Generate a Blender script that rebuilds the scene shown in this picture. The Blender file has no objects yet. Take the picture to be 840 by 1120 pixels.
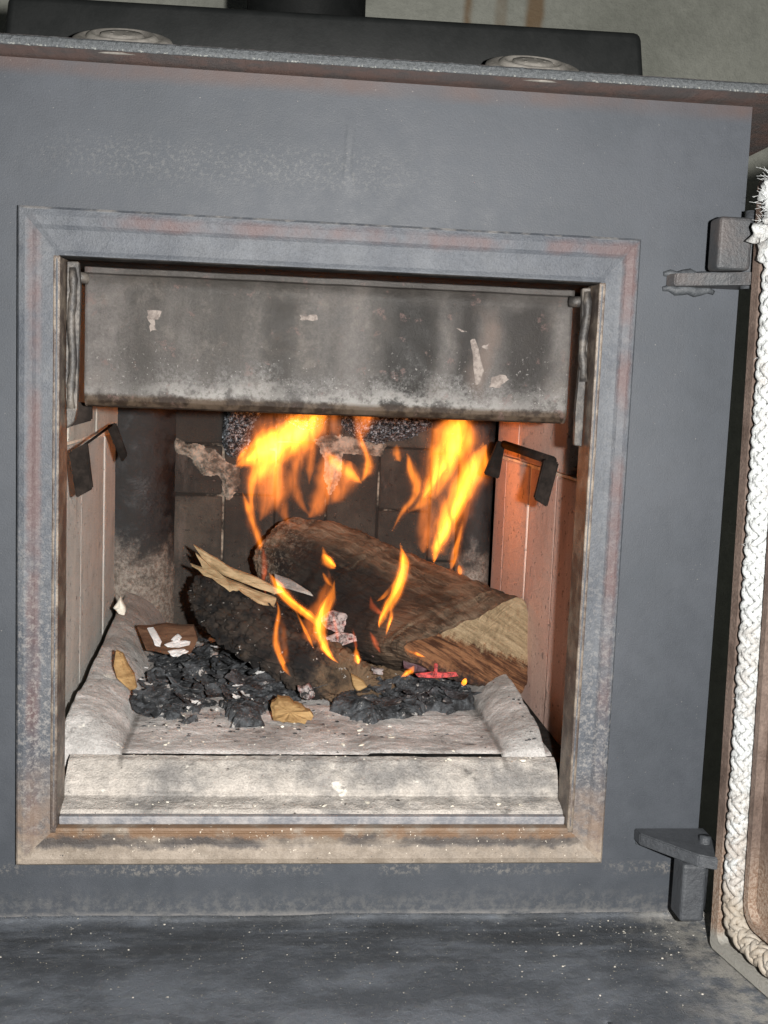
import bpy, bmesh, math, random
from mathutils import Vector, Matrix, noise
random.seed(7)
sc = bpy.context.scene
# ------------------------------------------------------------------ camera
CAM = Vector((-0.04003, -0.81669, 0.12214))
RM = Matrix(((0.99463534, -0.0956747, 0.0393306), (0.02839132, -0.11312464, -0.99317509), (0.09947096, 0.98896369, -0.10980143)))
cam = bpy.data.cameras.new('camera'); co = bpy.data.objects.new('camera', cam); sc.collection.objects.link(co)
m3 = Matrix((RM[0], -RM[1], -RM[2])).transposed()
co.matrix_world = Matrix.Translation(CAM) @ m3.to_4x4()
cam.sensor_fit = 'VERTICAL'; cam.sensor_height = 36; cam.sensor_width = 27; cam.lens = 1200 / 1120 * 36
cam.clip_start = 0.01; cam.clip_end = 50
sc.camera = co
# ------------------------------------------------------------------ world, flash
w = bpy.data.worlds.new('World'); sc.world = w; w.use_nodes = True
w.node_tree.nodes['Background'].inputs[0].default_value = (0.75, 0.85, 1.0, 1)
w.node_tree.nodes['Background'].inputs[1].default_value = 0.02
FLASH_W = 80.0
fl = bpy.data.lights.new('camera_flash', 'POINT'); fl.energy = FLASH_W; fl.shadow_soft_size = 0.010; fl.color = (1.0, 0.97, 0.93)
fo = bpy.data.objects.new('camera_flash', fl); sc.collection.objects.link(fo); fo.location = (0.045, -0.835, 0.135)
sc.view_settings.view_transform = 'Standard'; sc.view_settings.look = 'None'; sc.view_settings.exposure = 0; sc.view_settings.gamma = 1
sc.render.engine = 'CYCLES'
cy = sc.cycles; cy.use_denoising = True; cy.max_bounces = 8; cy.diffuse_bounces = 4; cy.transparent_max_bounces = 48; cy.volume_bounces = 0
cy.sample_clamp_indirect = 6

def at(px, py, Y):
    """the point at depth Y that was measured at this place of the photograph (camera model above)"""
    d = RM.transposed() @ Vector(((px - 420) / 1200, (py - 560) / 1200, 1))
    return CAM + d * ((Y - CAM.y) / d.y)
def atz(px, py, z):
    d = RM.transposed() @ Vector(((px - 420) / 1200, (py - 560) / 1200, 1))
    return CAM + d * ((z - CAM.z) / d.z)

# ------------------------------------------------------------------ node helper
class NT:
    def __init__(s, name):
        s.m = bpy.data.materials.new(name); s.m.use_nodes = True; s.t = s.m.node_tree; s.t.nodes.clear()
        s.out = s.t.nodes.new('ShaderNodeOutputMaterial')
        g = s.t.nodes.new('ShaderNodeNewGeometry'); s.pos = g.outputs['Position']
        s.nrm = g.outputs['Normal']; s.point = g.outputs['Pointiness']
        q = s.sep(s.pos); s.x, s.y, s.z = q
    def n(s, typ, **kw):
        a = s.t.nodes.new(typ)
        for k, v in kw.items(): setattr(a, k, v)
        return a
    def link(s, v, sock):
        if hasattr(v, 'is_linked') or hasattr(v, 'links'): s.t.links.new(v, sock)
        else:
            if isinstance(v, (tuple, list)) and len(v) == 3 and sock.type == 'RGBA': v = (*v, 1)
            if sock.type == 'RGBA' and isinstance(v, (int, float)): v = (v, v, v, 1)
            sock.default_value = v
    def sep(s, v):
        a = s.n('ShaderNodeSeparateXYZ'); s.link(v, a.inputs[0]); return a.outputs[0], a.outputs[1], a.outputs[2]
    def math(s, op, a, b=0.0, c=0.0, clamp=False):
        q = s.n('ShaderNodeMath', operation=op, use_clamp=clamp); s.link(a, q.inputs[0]); s.link(b, q.inputs[1]); s.link(c, q.inputs[2]); return q.outputs[0]
    def add(s, a, b): return s.math('ADD', a, b)
    def sub(s, a, b): return s.math('SUBTRACT', a, b)
    def mul(s, a, b): return s.math('MULTIPLY', a, b)
    def mx(s, a, b): return s.math('MAXIMUM', a, b)
    def ss(s, v, lo, hi, o0=0.0, o1=1.0):
        q = s.n('ShaderNodeMapRange', interpolation_type='SMOOTHSTEP'); s.link(v, q.inputs[0])
        for i, u in enumerate((lo, hi, o0, o1)): q.inputs[i + 1].default_value = u
        return q.outputs[0]
    def band(s, v, a, b, soft):
        return s.mul(s.ss(v, a - soft, a + soft), s.ss(v, b - soft, b + soft, 1, 0))
    def noise(s, scale, detail=4, rough=.6, vec=None, dist=0.0, stretch=(1, 1, 1), off=(0, 0, 0)):
        mp = s.n('ShaderNodeMapping'); s.link(vec if vec is not None else s.pos, mp.inputs[0])
        mp.inputs['Scale'].default_value = stretch; mp.inputs['Location'].default_value = off
        q = s.n('ShaderNodeTexNoise'); s.link(mp.outputs[0], q.inputs['Vector'])
        q.inputs['Scale'].default_value = scale; q.inputs['Detail'].default_value = detail; q.inputs['Roughness'].default_value = rough
        q.inputs['Distortion'].default_value = dist
        return q.outputs[0]
    def vor(s, scale, feature='F1', stretch=(1, 1, 1), vec=None):
        mp = s.n('ShaderNodeMapping'); s.link(vec if vec is not None else s.pos, mp.inputs[0]); mp.inputs['Scale'].default_value = stretch
        q = s.n('ShaderNodeTexVoronoi', feature=feature); s.link(mp.outputs[0], q.inputs['Vector']); q.inputs['Scale'].default_value = scale
        return q.outputs[0]
    def mix(s, f, a, b):
        q = s.n('ShaderNodeMix', data_type='RGBA'); s.link(f, q.inputs[0]); s.link(a, q.inputs[6]); s.link(b, q.inputs[7]); return q.outputs[2]
    def ramp(s, f, pts):
        q = s.n('ShaderNodeValToRGB'); s.link(f, q.inputs[0]); e = q.color_ramp.elements
        while len(e) < len(pts): e.new(.5)
        for i, (p, c) in enumerate(pts):
            e[i].position = p; e[i].color = (*c, 1) if isinstance(c, tuple) else (c, c, c, 1)
        return q.outputs[0]
    def scale(s, col, f):
        q = s.n('ShaderNodeMix', data_type='RGBA', blend_type='MULTIPLY'); q.inputs[0].default_value = 1
        s.link(col, q.inputs[6]); s.link(f, q.inputs[7]); return q.outputs[2]
    def done(s, col, rough=.6, bump=None, dist=.001, metal=0.0, emis=None, estr=1.0, spec=.5, bstr=1.0):
        p = s.n('ShaderNodeBsdfPrincipled'); s.link(col, p.inputs['Base Color']); s.link(rough, p.inputs['Roughness']); s.link(metal, p.inputs['Metallic'])
        p.inputs['Specular IOR Level'].default_value = spec
        if emis is not None: s.link(emis, p.inputs['Emission Color']); s.link(estr, p.inputs['Emission Strength'])
        if bump is not None:
            b = s.n('ShaderNodeBump'); s.link(bump, b.inputs['Height']); b.inputs['Distance'].default_value = dist; b.inputs['Strength'].default_value = bstr
            s.t.links.new(b.outputs[0], p.inputs['Normal'])
        s.t.links.new(p.outputs[0], s.out.inputs[0]); return s.m

# ------------------------------------------------------------------ materials
def mat_plate():
    s = NT('stove_paint')
    big = s.noise(9, 5, .6); mid = s.noise(60, 5, .65); fine = s.noise(900, 3, .7)
    c = s.mix(s.ss(big, .35, .65), (.041, .047, .056), (.049, .055, .065))
    c = s.scale(c, s.ss(mid, .2, .8, .92, 1.08)); c = s.scale(c, s.ss(fine, .2, .8, .88, 1.12))
    # flash highlight on the upper plate, painted as a paler grainy band
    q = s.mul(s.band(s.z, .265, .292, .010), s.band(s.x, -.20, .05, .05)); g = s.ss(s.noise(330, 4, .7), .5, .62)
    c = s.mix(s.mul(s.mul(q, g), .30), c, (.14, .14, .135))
    v_ = s.mul(s.band(s.add(s.x, s.mul(s.sub(s.noise(30, 3), .5), .01)), .004, .010, .002), s.band(s.z, .270, .312, .01)); c = s.mix(s.mul(v_, .15), c, (.10, .105, .11))
    # heat browned strip under the overhang, and towards the right corner
    r = s.mul(s.ss(s.add(s.z, s.mul(s.noise(25, 3), .006)), .332, .342), s.ss(s.noise(14, 4), .35, .6, .35, 1.0))
    c = s.mix(s.mul(r, .75), c, (.070, .046, .040))
    # pale ash dust round the foot of the door frame and above the shelf
    d = s.mul(s.ss(s.add(s.z, s.mul(s.noise(40, 4), .02)), -.275, -.25, 1, 0), s.ss(s.noise(140, 5, .75), .42, .62))
    c = s.mix(s.mul(d, .35), c, (.16, .155, .145))
    d2 = s.mul(s.band(s.z, -.2535, -.2445, .003), s.mul(s.ss(s.noise(220, 4, .8), .48, .60), s.ss(s.noise(12, 2, .5), .4, .6)))
    c = s.mix(s.mul(d2, .35), c, (.30, .27, .23))
    e = s.mul(s.band(s.z, -.294, -.284, .0025), s.ss(s.noise(160, 4, .7, stretch=(.3, 1, 1)), .3, .6)); c = s.mix(s.mul(e, .5), c, (.22, .21, .20))
    sp = s.ss(s.noise(520, 2, .5), .72, .76); c = s.mix(s.mul(sp, .5), c, (.3, .28, .25))
    rough = s.ss(mid, .2, .8, .50, .66)
    return s.done(c, rough, s.add(s.mul(fine, .3), s.add(s.mul(v_, .7), s.add(s.mul(mid, .3), s.mul(big, 1.5)))), .0006, spec=.38)
def mat_shelf():
    s = NT('shelf_paint_ashy')
    a = s.noise(24, 6, .7, stretch=(.6, 1, 1)); b = s.noise(110, 6, .75); f = s.noise(700, 3, .7)
    c = s.mix(s.ss(a, .4, .62), (.11, .122, .14), (.185, .205, .235))
    streak = s.noise(30, 5, .7, stretch=(.25, 1.6, 1)); c = s.mix(s.mul(s.mul(s.ss(streak, .44, .62), s.ss(s.y, -.10, -.045)), .6), c, (.055, .058, .062))
    c = s.mix(s.mul(s.ss(b, .50, .68), .3), c, (.25, .26, .26))
    sp = s.ss(s.noise(420, 2, .5), .70, .735); c = s.mix(s.mul(sp, .9), c, (.5, .46, .38))
    right = s.mul(s.ss(s.add(s.x, s.mul(s.noise(30, 4), .05)), .26, .34), s.ss(s.noise(60, 6, .8), .38, .6)); c = s.mix(s.mul(right, .8), c, (.50, .48, .44))
    return s.done(c, .62, s.add(s.mul(b, 1.), s.mul(f, .5)), .0012, spec=.35)
def mat_frame(kind):
    s = NT('door_frame_' + kind)
    big = s.noise(20, 5, .65); mid = s.noise(90, 5, .7); fine = s.noise(700, 3, .7)
    c = s.mix(s.ss(big, .35, .65), (.055, .062, .074), (.078, .085, .096))
    c = s.scale(c, s.ss(mid, .2, .8, .86, 1.15)); c = s.scale(c, s.ss(fine, .2, .8, .85, 1.15))
    rust = (.088, .052, .050)
    ax, az = s.math('ABSOLUTE', s.x), s.math('ABSOLUTE', s.z)
    if kind in ('left', 'right'):
        r = s.band(s.add(ax, s.mul(s.sub(mid, .5), .006)), .209, .2175, .0022) if kind == 'left' else s.band(s.add(ax, s.mul(s.sub(mid, .5), .006)), .213, .222, .0022)
        c = s.mix(s.mul(r, s.ss(s.noise(13, 5), .38, .6, .05, .8)), c, rust)
        # white ash bloom lower down
        low = s.ss(s.z, -.16, .10, 1, .12) if kind == 'left' else s.ss(s.z, -.22, .06, 1, .15)
        c = s.mix(s.mul(s.mul(low, s.ss(s.noise(260, 5, .8), .47, .62)), .55), c, (.27, .255, .24))
        bl = s.ss(s.add(s.z, s.mul(s.noise(40, 4), .05)), -.19, -.13, 1, 0)
        c = s.mix(s.mul(bl, s.ss(mid, .35, .6, .3, .9)), c, (.17, .125, .095))
        bl2 = s.ss(s.add(s.z, s.mul(s.noise(50, 4), .04)), -.222, -.195, 1, 0)
        c = s.mix(s.mul(bl2, s.ss(mid, .3, .6, .4, .95)), c, (.32, .27, .215))
    elif kind == 'top':
        r = s.mul(s.band(s.add(az, s.mul(s.sub(s.noise(30, 5), .5), .012)), .228, .237, .003), s.ss(s.noise(13, 5), .42, .62, .0, .75)); c = s.mix(r, c, rust)
        g = s.mul(s.band(az, .2395, .2415, .0006), s.ss(s.noise(60, 5), .45, .65)); c = s.mix(s.mul(g, .45), c, (.3, .28, .26))
    else:
        zz = s.add(s.z, s.mul(s.sub(s.noise(55, 6, .75), .5), .014))
        c = s.mix(1.0, c, s.mix(s.ss(s.noise(45, 5, .7), .35, .65), (.17, .14, .11), (.26, .22, .18)))
        c = s.scale(c, s.ss(fine, .2, .8, .85, 1.15))
        dk = s.mul(s.band(zz, -.2285, -.2185, .0018), s.ss(s.noise(11, 5, .7, stretch=(.8, 1, 1)), .34, .50))
        c = s.mix(s.mul(dk, .93), c, (.040, .035, .034))
        br = s.mul(s.band(zz, -.2215, -.212, .002), s.ss(s.noise(16, 5, .7), .36, .50)); c = s.mix(s.mul(br, .85), c, (.15, .085, .045))
        gr = s.mul(s.ss(s.x, .03, .16), s.ss(s.noise(60, 5, .7), .4, .6)); c = s.mix(s.mul(gr, .4), c, (.13, .115, .10))
        sp = s.ss(s.noise(420, 2, .5), .71, .74); c = s.mix(sp, c, (.55, .5, .42)); sp = s.ss(s.noise(380, 2, .5, off=(3, 3, 3)), .73, .75); c = s.mix(sp, c, (.03, .03, .03))
    return s.done(c, .58, s.add(s.mul(fine, .5), s.mul(mid, 1.)), .0009, spec=.4)
def mat_steel_dark(name='charred_steel', base=(.022, .020, .020), hi=(.06, .052, .047), rough=.55):
    s = NT(name); a = s.noise(60, 6, .7); f = s.noise(500, 4, .7)
    c = s.mix(s.ss(a, .4, .68), base, hi)
    return s.done(c, rough, s.add(a, s.mul(f, .5)), .001, spec=.5 if rough < .8 else .12)
def mat_baffle():
    s = NT('smoked_steel')
    a = s.noise(11, 5, .6, stretch=(1, 1, .22)); b = s.noise(60, 6, .7); f = s.noise(650, 4, .7); h = s.noise(28, 5, .7, off=(3, 1, 8))
    c = s.mix(s.ss(a, .36, .60), (.070, .064, .058), (.165, .153, .145))
    c = s.mix(s.mul(s.ss(h, .5, .66), .5), c, (.21, .185, .165))
    c = s.scale(c, s.ss(b, .25, .75, .72, 1.25)); c = s.scale(c, s.ss(f, .2, .8, .80, 1.2))
    def patch(x0, x1, soft, z0, z1, k, col, sd):
        m_ = s.mul(s.band(s.add(s.x, s.mul(s.sub(s.noise(20, 5, .6, stretch=(1, 1, .5), off=(sd, 0, 0)), .5), .05)), x0, x1, soft), s.band(s.add(s.z, s.mul(s.sub(s.noise(24, 4, off=(0, sd, 0)), .5), .05)), z0, z1, .012))
        return s.mix(s.mul(m_, k), col[0], col[1])
    c = patch(.038, .080, .012, .112, .192, .95, (c, (.018, .016, .014)), 1)
    c = patch(.090, .114, .010, .118, .200, .9, (c, (.022, .019, .017)), 2)
    c = patch(.130, .172, .012, .120, .198, .88, (c, (.026, .023, .021)), 3)
    c = patch(-.048, -.026, .007, .118, .185, .65, (c, (.035, .031, .027)), 4)
    c = patch(-.150, -.120, .012, .118, .150, .5, (c, (.045, .040, .036)), 5)
    c = patch(-.085, -.065, .008, .120, .205, .45, (c, (.045, .040, .034)), 6)
    c = patch(.113, .128, .006, .125, .185, .6, (c, (.20, .15, .125)), 7)
    top = s.ss(s.add(s.z, s.mul(a, .02)), .192, .211); c = s.mix(s.mul(top, .45), c, (.055, .050, .046))
    zz = s.add(s.z, s.mul(s.sub(s.noise(30, 6, .75), .5), .070)); big = s.ss(s.noise(9, 3, .5, stretch=(1, .2, .2), off=(2, 0, 0)), .38, .56, .15, 1.0)
    bl = s.mul(s.mul(s.band(zz, .113, .130, .009), s.ss(s.noise(340, 6, .85), .40, .60)), big); c = s.mix(s.mul(bl, .5), c, (.34, .33, .32))
    bl = s.mul(s.band(zz, .112, .121, .004), s.mul(big, s.ss(b, .3, .6))); c = s.mix(s.mul(bl, .8), c, (.42, .41, .39))
    sp = s.mul(s.ss(s.noise(420, 3, .6), .64, .70), s.ss(s.z, .17, .13)); c = s.mix(s.mul(sp, .7), c, (.42, .40, .38))
    low = s.ss(s.add(s.z, s.mul(s.sub(b, .5), .006)), .1090, .1130, 1, 0); c = s.mix(s.mul(low, .95), c, s.mix(s.ss(b, .42, .58), (.040, .026, .018), (.12, .085, .058)))
    pk = s.mul(s.ss(s.noise(70, 4, .6, off=(5, 1, 2)), .60, .67), s.ss(f, .4, .55)); c = s.mix(s.mul(pk, .5), c, (.22, .14, .125))
    return s.done(c, s.ss(b, .2, .8, .42, .6), s.add(s.mul(b, .9), s.mul(f, .4)), .0006, spec=.25)
def mat_ash(name, tint=(.70, .67, .645), dark=(.42, .40, .385), sooty=.0, scalef=1.0):
    s = NT(name); a = s.noise(16 * scalef, 6, .68); b = s.noise(70, 6, .72); f = s.noise(600, 4, .75)
    c = s.mix(s.ss(a, .36, .6), dark, tint); c = s.scale(c, s.ss(b, .25, .75, .78, 1.18)); c = s.scale(c, s.ss(f, .25, .75, .74, 1.2))
    cr_ = s.mul(s.band(s.add(s.math('ABSOLUTE', s.x), s.mul(s.sub(b, .5), .004)), .1545, .1590, .0016), s.ss(s.z, -.185, -.182)); c = s.mix(s.mul(cr_, .6), c, (.12, .11, .10))  # crease shading beside the side castings, painted dark into the ash
    wh = s.ss(s.noise(45, 4, .6, off=(4, 4, 1)), .64, .70); c = s.mix(s.mul(wh, .7), c, (.80, .76, .68))
    dk = s.ss(s.noise(38, 5, .65, off=(9, 2, 1)), .61, .72); c = s.mix(s.mul(dk, .75), c, (.10, .095, .09))
    bw = s.ss(s.noise(150, 4, .6, off=(1, 2, 1)), .68, .73); c = s.mix(bw, c, (.06, .055, .05))
    if sooty:
        q = s.ss(s.add(s.y, s.mul(s.noise(25, 4), .10)), .22, .42); c = s.mix(s.mul(q, sooty), c, (.16, .13, .105))
    return s.done(c, .9, s.add(s.add(s.mul(a, 2), s.mul(b, 1.5)), s.mul(f, .5)), .0022, spec=.15)
def mat_brick(name, c1, c2, soot=(.03, .027, .025), sootamt=0.0, streak=.4, white=(.60, .55, .48), streakcol=None):
    s = NT(name); oi = s.n('ShaderNodeObjectInfo').outputs['Random']
    a = s.noise(22, 5, .65); st = s.noise(60, 4, .6, stretch=(1, 1, .06)); f = s.noise(450, 4, .75)
    c = s.mix(s.ss(s.add(s.mul(a, .6), s.mul(oi, .4)), .3, .7), c1, c2)
    c = s.scale(c, s.ss(f, .2, .8, .82, 1.15))
    c = s.mix(s.mul(s.ss(st, .55, .68), streak), c, streakcol or white)
    if sootamt: 
        q = s.ss(s.noise(17, 6, .7, off=(3, 0, 0)), .34, .62, 1, 0.35); c = s.mix(s.mul(q, sootamt), c, soot)
    sm = s.mul(s.ss(s.noise(26, 5, .7, off=(8, 1, 3), stretch=(1, 1, .35)), .54, .70), .35); c = s.mix(sm, c, (.16, .13, .115))
    pits = s.ss(s.noise(170, 3, .6), .64, .70); c = s.mix(s.mul(pits, .6), c, (.14, .11, .10))
    return s.done(c, .9, s.sub(s.add(a, s.mul(f, .9)), s.mul(pits, 1.2)), .0022, spec=.2)
def mat_plain(name, col, rough=.8, bump=300, col2=None, sc2=40, dist=.001, **k):
    s = NT(name); c = s.mix(s.ss(s.noise(sc2, 5, .7), .38, .62), col, col2 or tuple(v * 1.5 for v in col))
    return s.done(c, rough, s.noise(bump, 5, .7), dist, **k)
def mat_charcoal():
    s = NT('charcoal'); a = s.noise(60, 6, .7); b = s.noise(260, 6, .8)
    c = s.mix(s.ss(a, .4, .66), (.014, .015, .017), (.085, .093, .102)); c = s.mix(s.mul(s.ss(b, .56, .68), .6), c, (.28, .29, .31))
    wh = s.ss(s.noise(110, 5, .7, off=(6, 6, 2)), .60, .66); c = s.mix(s.mul(wh, .8), c, (.46, .44, .42))
    return s.done(c, s.ss(b, .3, .7, .42, .8), s.add(a, b), .002, spec=.5)
def uvn(s):
    return s.n('ShaderNodeUVMap').outputs[0]
def mat_log():
    s = NT('scorched_bark'); uv = uvn(s)
    g = s.noise(1, 6, .7, vec=uv, stretch=(7, 60, 1), dist=.4); h = s.noise(1, 5, .65, vec=uv, stretch=(5, 9, 1)); f = s.noise(500, 4, .8)
    c = s.mix(s.ss(h, .38, .62), (.048, .033, .022), (.20, .14, .094)); c = s.mix(s.mul(s.ss(g, .50, .66), .6), c, (.26, .19, .13))
    c = s.scale(c, s.ss(g, .2, .6, .45, 1.2))
    cs = s.ss(s.noise(1, 3, .5, vec=uv, stretch=(26, 4, 1), off=(4, 2, 0), dist=.3), .60, .70); c = s.mix(s.mul(s.mul(cs, .6), s.ss(f, .4, .6)), c, (.36, .29, .20))
    # charred black hollow low on the face, pale ash bloom on the far end
    u, v, _ = s.sep(uv)
    ch = s.mul(s.band(s.add(u, s.mul(s.sub(h, .5), .25)), .28, .80, .09), s.ss(s.add(v, s.mul(s.sub(h, .5), .16)), .10, .19)); c = s.mix(s.mul(ch, .92), c, (.012, .010, .010))
    wb = s.mul(s.ss(u, .62, .85), s.ss(s.noise(220, 5, .8), .50, .60)); c = s.mix(s.mul(wb, .6), c, (.30, .25, .20))
    return s.done(c, .75, s.add(s.mul(g, 2), f), .003, spec=.3)
def mat_cut():
    s = NT('split_wood'); v = s.pos
    g = s.noise(26, 6, .75, stretch=(1.2, 1.2, 9), dist=.5); rot = s.n('ShaderNodeVectorRotate', rotation_type='Y_AXIS'); s.link(s.pos, rot.inputs['Vector']); rot.inputs['Angle'].default_value = math.radians(-32)
    g = s.noise(22, 6, .75, vec=rot.outputs[0], stretch=(1, 1, 11), dist=.3)
    c = s.ramp(g, [(.3, (.16, .115, .065)), (.5, (.30, .225, .135)), (.7, (.40, .31, .20))])
    c = s.scale(c, s.ss(s.noise(600, 3, .8), .2, .8, .75, 1.2))
    # burnt lower border: distance below a sloping line
    ln = s.add(s.add(s.z, s.mul(s.x, .40)), s.mul(s.sub(s.noise(45, 6, .8, vec=rot.outputs[0], stretch=(3, 3, 1)), .5), .045))
    b = s.ss(ln, -.062, -.053, 1, 0); c = s.mix(b, c, s.mix(s.ss(g, .4, .6), (.05, .020, .010), (.22, .105, .05)))
    b2 = s.ss(ln, -.098, -.085, 1, 0); c = s.mix(b2, c, (.025, .016, .014))
    return s.done(c, .75, g, .0025, spec=.25)
def mat_wood(name, c1, c2, burn=(.02, .014, .010), amt=.5):
    s = NT(name); g = s.noise(60, 6, .75, stretch=(.35, 1, 1.6), dist=.3); h = s.noise(34, 5, .7)
    c = s.mix(s.ss(g, .35, .65), c1, c2); c = s.mix(s.ss(h, .56, .66, 0, amt), c, burn)
    return s.done(c, .75, g, .002, spec=.3)
def mat_charlog():
    s = NT('charred_wood'); a = s.noise(30, 6, .72); b = s.noise(180, 6, .8); 
    c = s.mix(s.ss(a, .42, .62), (.012, .011, .011), (.055, .042, .033)); 
    br = s.ss(s.add(s.x, s.mul(s.sub(a, .5), .12)), .0, .035); c = s.mix(s.mul(br, .75), c, (.20, .13, .075))
    wh = s.ss(s.noise(120, 4, .7, off=(6, 6, 2)), .645, .68); c = s.mix(s.mul(wh, .8), c, (.50, .48, .45))
    return s.done(c, .8, s.add(a, b), .0035, spec=.3)
def mat_crust():
    s = NT('glazed_tar'); b = s.noise(260, 6, .85); a = s.vor(150)
    c = s.mix(s.ss(b, .5, .62), (.012, .014, .017), (.60, .68, .76))  # sparkle of the glassy tar put into the colour as pale specks
    return s.done(c, s.ss(b, .3, .7, .15, .4), s.add(a, b), .004, spec=.9)
def mat_ember():
    s = NT('ember'); a = s.noise(120, 5, .75); b = s.noise(130, 4, .7)
    c = s.mix(s.ss(a, .4, .6), (.05, .042, .042), (.36, .32, .31)); c = s.mix(s.ss(b, .56, .62), c, (.02, .02, .02))
    e = s.ss(s.noise(85, 4, .7, off=(2, 2, 2)), .46, .66)
    return s.done(c, .9, a, .003, emis=(1, .12, .07), estr=s.mul(e, .22))
def mat_redember():
    s = NT('glowing_ember'); a = s.noise(150, 5, .75)
    e = s.ss(a, .35, .62)
    return s.done((.08, .03, .03), .9, a, .003, emis=(1, .10, .09), estr=s.mul(e, 1.0))
def mat_rope():
    s = NT('glass_fibre_rope'); a = s.noise(900, 4, .7, stretch=(1, 1, .5)); b = s.noise(60, 5, .7)
    c = s.mix(s.ss(a, .25, .6), (.16, .165, .165), (.50, .52, .52))
    lo = s.mul(s.ss(s.z, -.20, -.10, 1, 0), s.ss(b, .38, .56)); c = s.mix(s.mul(lo, .5), c, (.25, .19, .14))
    lo = s.mul(s.ss(s.z, -.245, -.22, 1, 0), .75); c = s.mix(lo, c, (.26, .215, .16))
    dt = s.ss(s.noise(22, 5, .7, off=(4, 0, 2)), .52, .66); c = s.mix(s.mul(dt, .4), c, (.22, .18, .15))
    return s.done(c, .8, a, .0006)
def mat_door():
    s = NT('door_rusty_paint'); a = s.noise(35, 6, .7); f = s.noise(500, 4, .75)
    c = s.mix(s.ss(a, .35, .65), (.085, .058, .046), (.155, .115, .095)); c = s.scale(c, s.ss(f, .25, .75, .7, 1.25))
    lo = s.ss(s.add(s.z, s.mul(a, .06)), -.20, -.15, 1, 0); c = s.mix(s.mul(lo, .7), c, s.mix(s.ss(f, .4, .6), (.20, .12, .075), (.36, .29, .23)))
    lo = s.ss(s.add(s.z, s.mul(a, .03)), -.262, -.25, 1, 0); c = s.mix(s.mul(lo, .75), c, (.28, .29, .27))
    return s.done(c, .65, s.add(a, f), .0012, spec=.4)
def mat_wall():
    s = NT('concrete_wall'); a = s.noise(5, 6, .65); f = s.noise(60, 6, .75)
    c = s.mix(s.ss(a, .3, .7), (.30, .31, .27), (.42, .43, .38)); c = s.scale(c, s.ss(f, .2, .8, .85, 1.12))
    x = s.add(s.x, s.mul(s.sub(s.noise(9, 3), .5), .02))
    for cx, wd, k in ((.245, .006, .8), (.30, .009, .55), (.355, .014, .75)):
        c = s.mix(s.mul(s.mul(s.band(x, cx - wd, cx + wd, .006), s.ss(s.noise(12, 4), .3, .6, .5, 1)), k), c, (.20, .105, .03))
    return s.done(c, .9, s.add(a, f), .004)

def mat_sootmortar():
    s = NT('sooty_mortar'); c = s.mix(s.ss(s.noise(16, 5, .7, off=(2, 5, 0)), .50, .66), (.022, .019, .017), (.30, .25, .20)); return s.done(c, .95, s.noise(300, 4), .001, spec=.1)
M = dict(plate=mat_plate(), shelf=mat_shelf(), fl=mat_frame('left'), fr=mat_frame('right'), ft=mat_frame('top'), fb=mat_frame('bottom'),
    steel=mat_steel_dark(), clip=mat_steel_dark('sooty_clip_steel', (.010, .008, .007), (.026, .020, .017), .9),
    soot=mat_steel_dark('soot_black', (.008, .008, .008), (.03, .027, .025), .8), baffle=mat_baffle(),
    bracket=mat_steel_dark('scaled_bracket_steel', (.025, .023, .022), (.13, .115, .10), .5),
    lip=mat_steel_dark('browned_edge_steel', (.06, .045, .038), (.20, .165, .13), .45),
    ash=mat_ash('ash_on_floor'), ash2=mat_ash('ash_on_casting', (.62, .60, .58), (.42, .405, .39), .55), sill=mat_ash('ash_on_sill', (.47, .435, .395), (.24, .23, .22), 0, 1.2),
    brickl=mat_brick('pale_firebrick', (.43, .42, .39), (.56, .545, .51), streak=.5), brickr=mat_brick('salmon_firebrick', (.66, .45, .38), (.74, .56, .48), streak=.3, streakcol=(.85, .66, .56)),
    bricku=mat_brick('dusty_upper_brick', (.42, .40, .36), (.56, .53, .47), streak=.2), brickb=mat_brick('sooty_firebrick', (.042, .036, .031), (.10, .085, .070), sootamt=.8, streak=.1, white=(.2, .17, .14)),
    mortar=mat_plain('mortar', (.60, .54, .45), .95), mortarb=mat_sootmortar(), patchm=mat_plain('crumbled_mortar', (.06, .05, .04), .95, col2=(.30, .255, .21), sc2=55), post=None,
    charcoal=mat_charcoal(), log=mat_log(), cut=mat_cut(), charlog=mat_charlog(), crust=mat_crust(), ember=mat_ember(), red=mat_redember(),
    rope=mat_rope(), door=mat_door(), wall=mat_wall(), chip=mat_wood('golden_wood', (.20, .115, .045), (.42, .27, .12), amt=.7), bark=mat_wood('dry_split_wood', (.24, .165, .085), (.46, .34, .20), amt=.35),
    brown=mat_wood('brown_wood', (.075, .035, .020), (.16, .085, .05), amt=.8), white=mat_plain('white_ash', (.62, .61, .60), .95, col2=(.9, .9, .9)),
    crumb=mat_plain('pale_crumb', (.62, .58, .48), .95, col2=(.8, .77, .68)), black=mat_plain('black_paint', (.006, .007, .007), .6, col2=(.009, .010, .010), dist=.0002, spec=.22),
    chrome=mat_plain('dull_steel', (.34, .32, .29), .40, col2=(.55, .52, .47), dist=.0003, metal=.6), glass=mat_plain('sooty_glass', (.006, .006, .006), .12, col2=(.01, .01, .01), dist=.0001), weld=mat_plain('painted_weld', (.044, .049, .055), .55, col2=(.06, .066, .073), sc2=100))
M['liplight'] = mat_plain('ash_rubbed_steel', (.15, .155, .17), .5, col2=(.27, .26, .26), sc2=60)
M['flakes'] = mat_plain('pale_scale', (.12, .10, .09), .9, col2=(.22, .19, .17), sc2=200)
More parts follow.
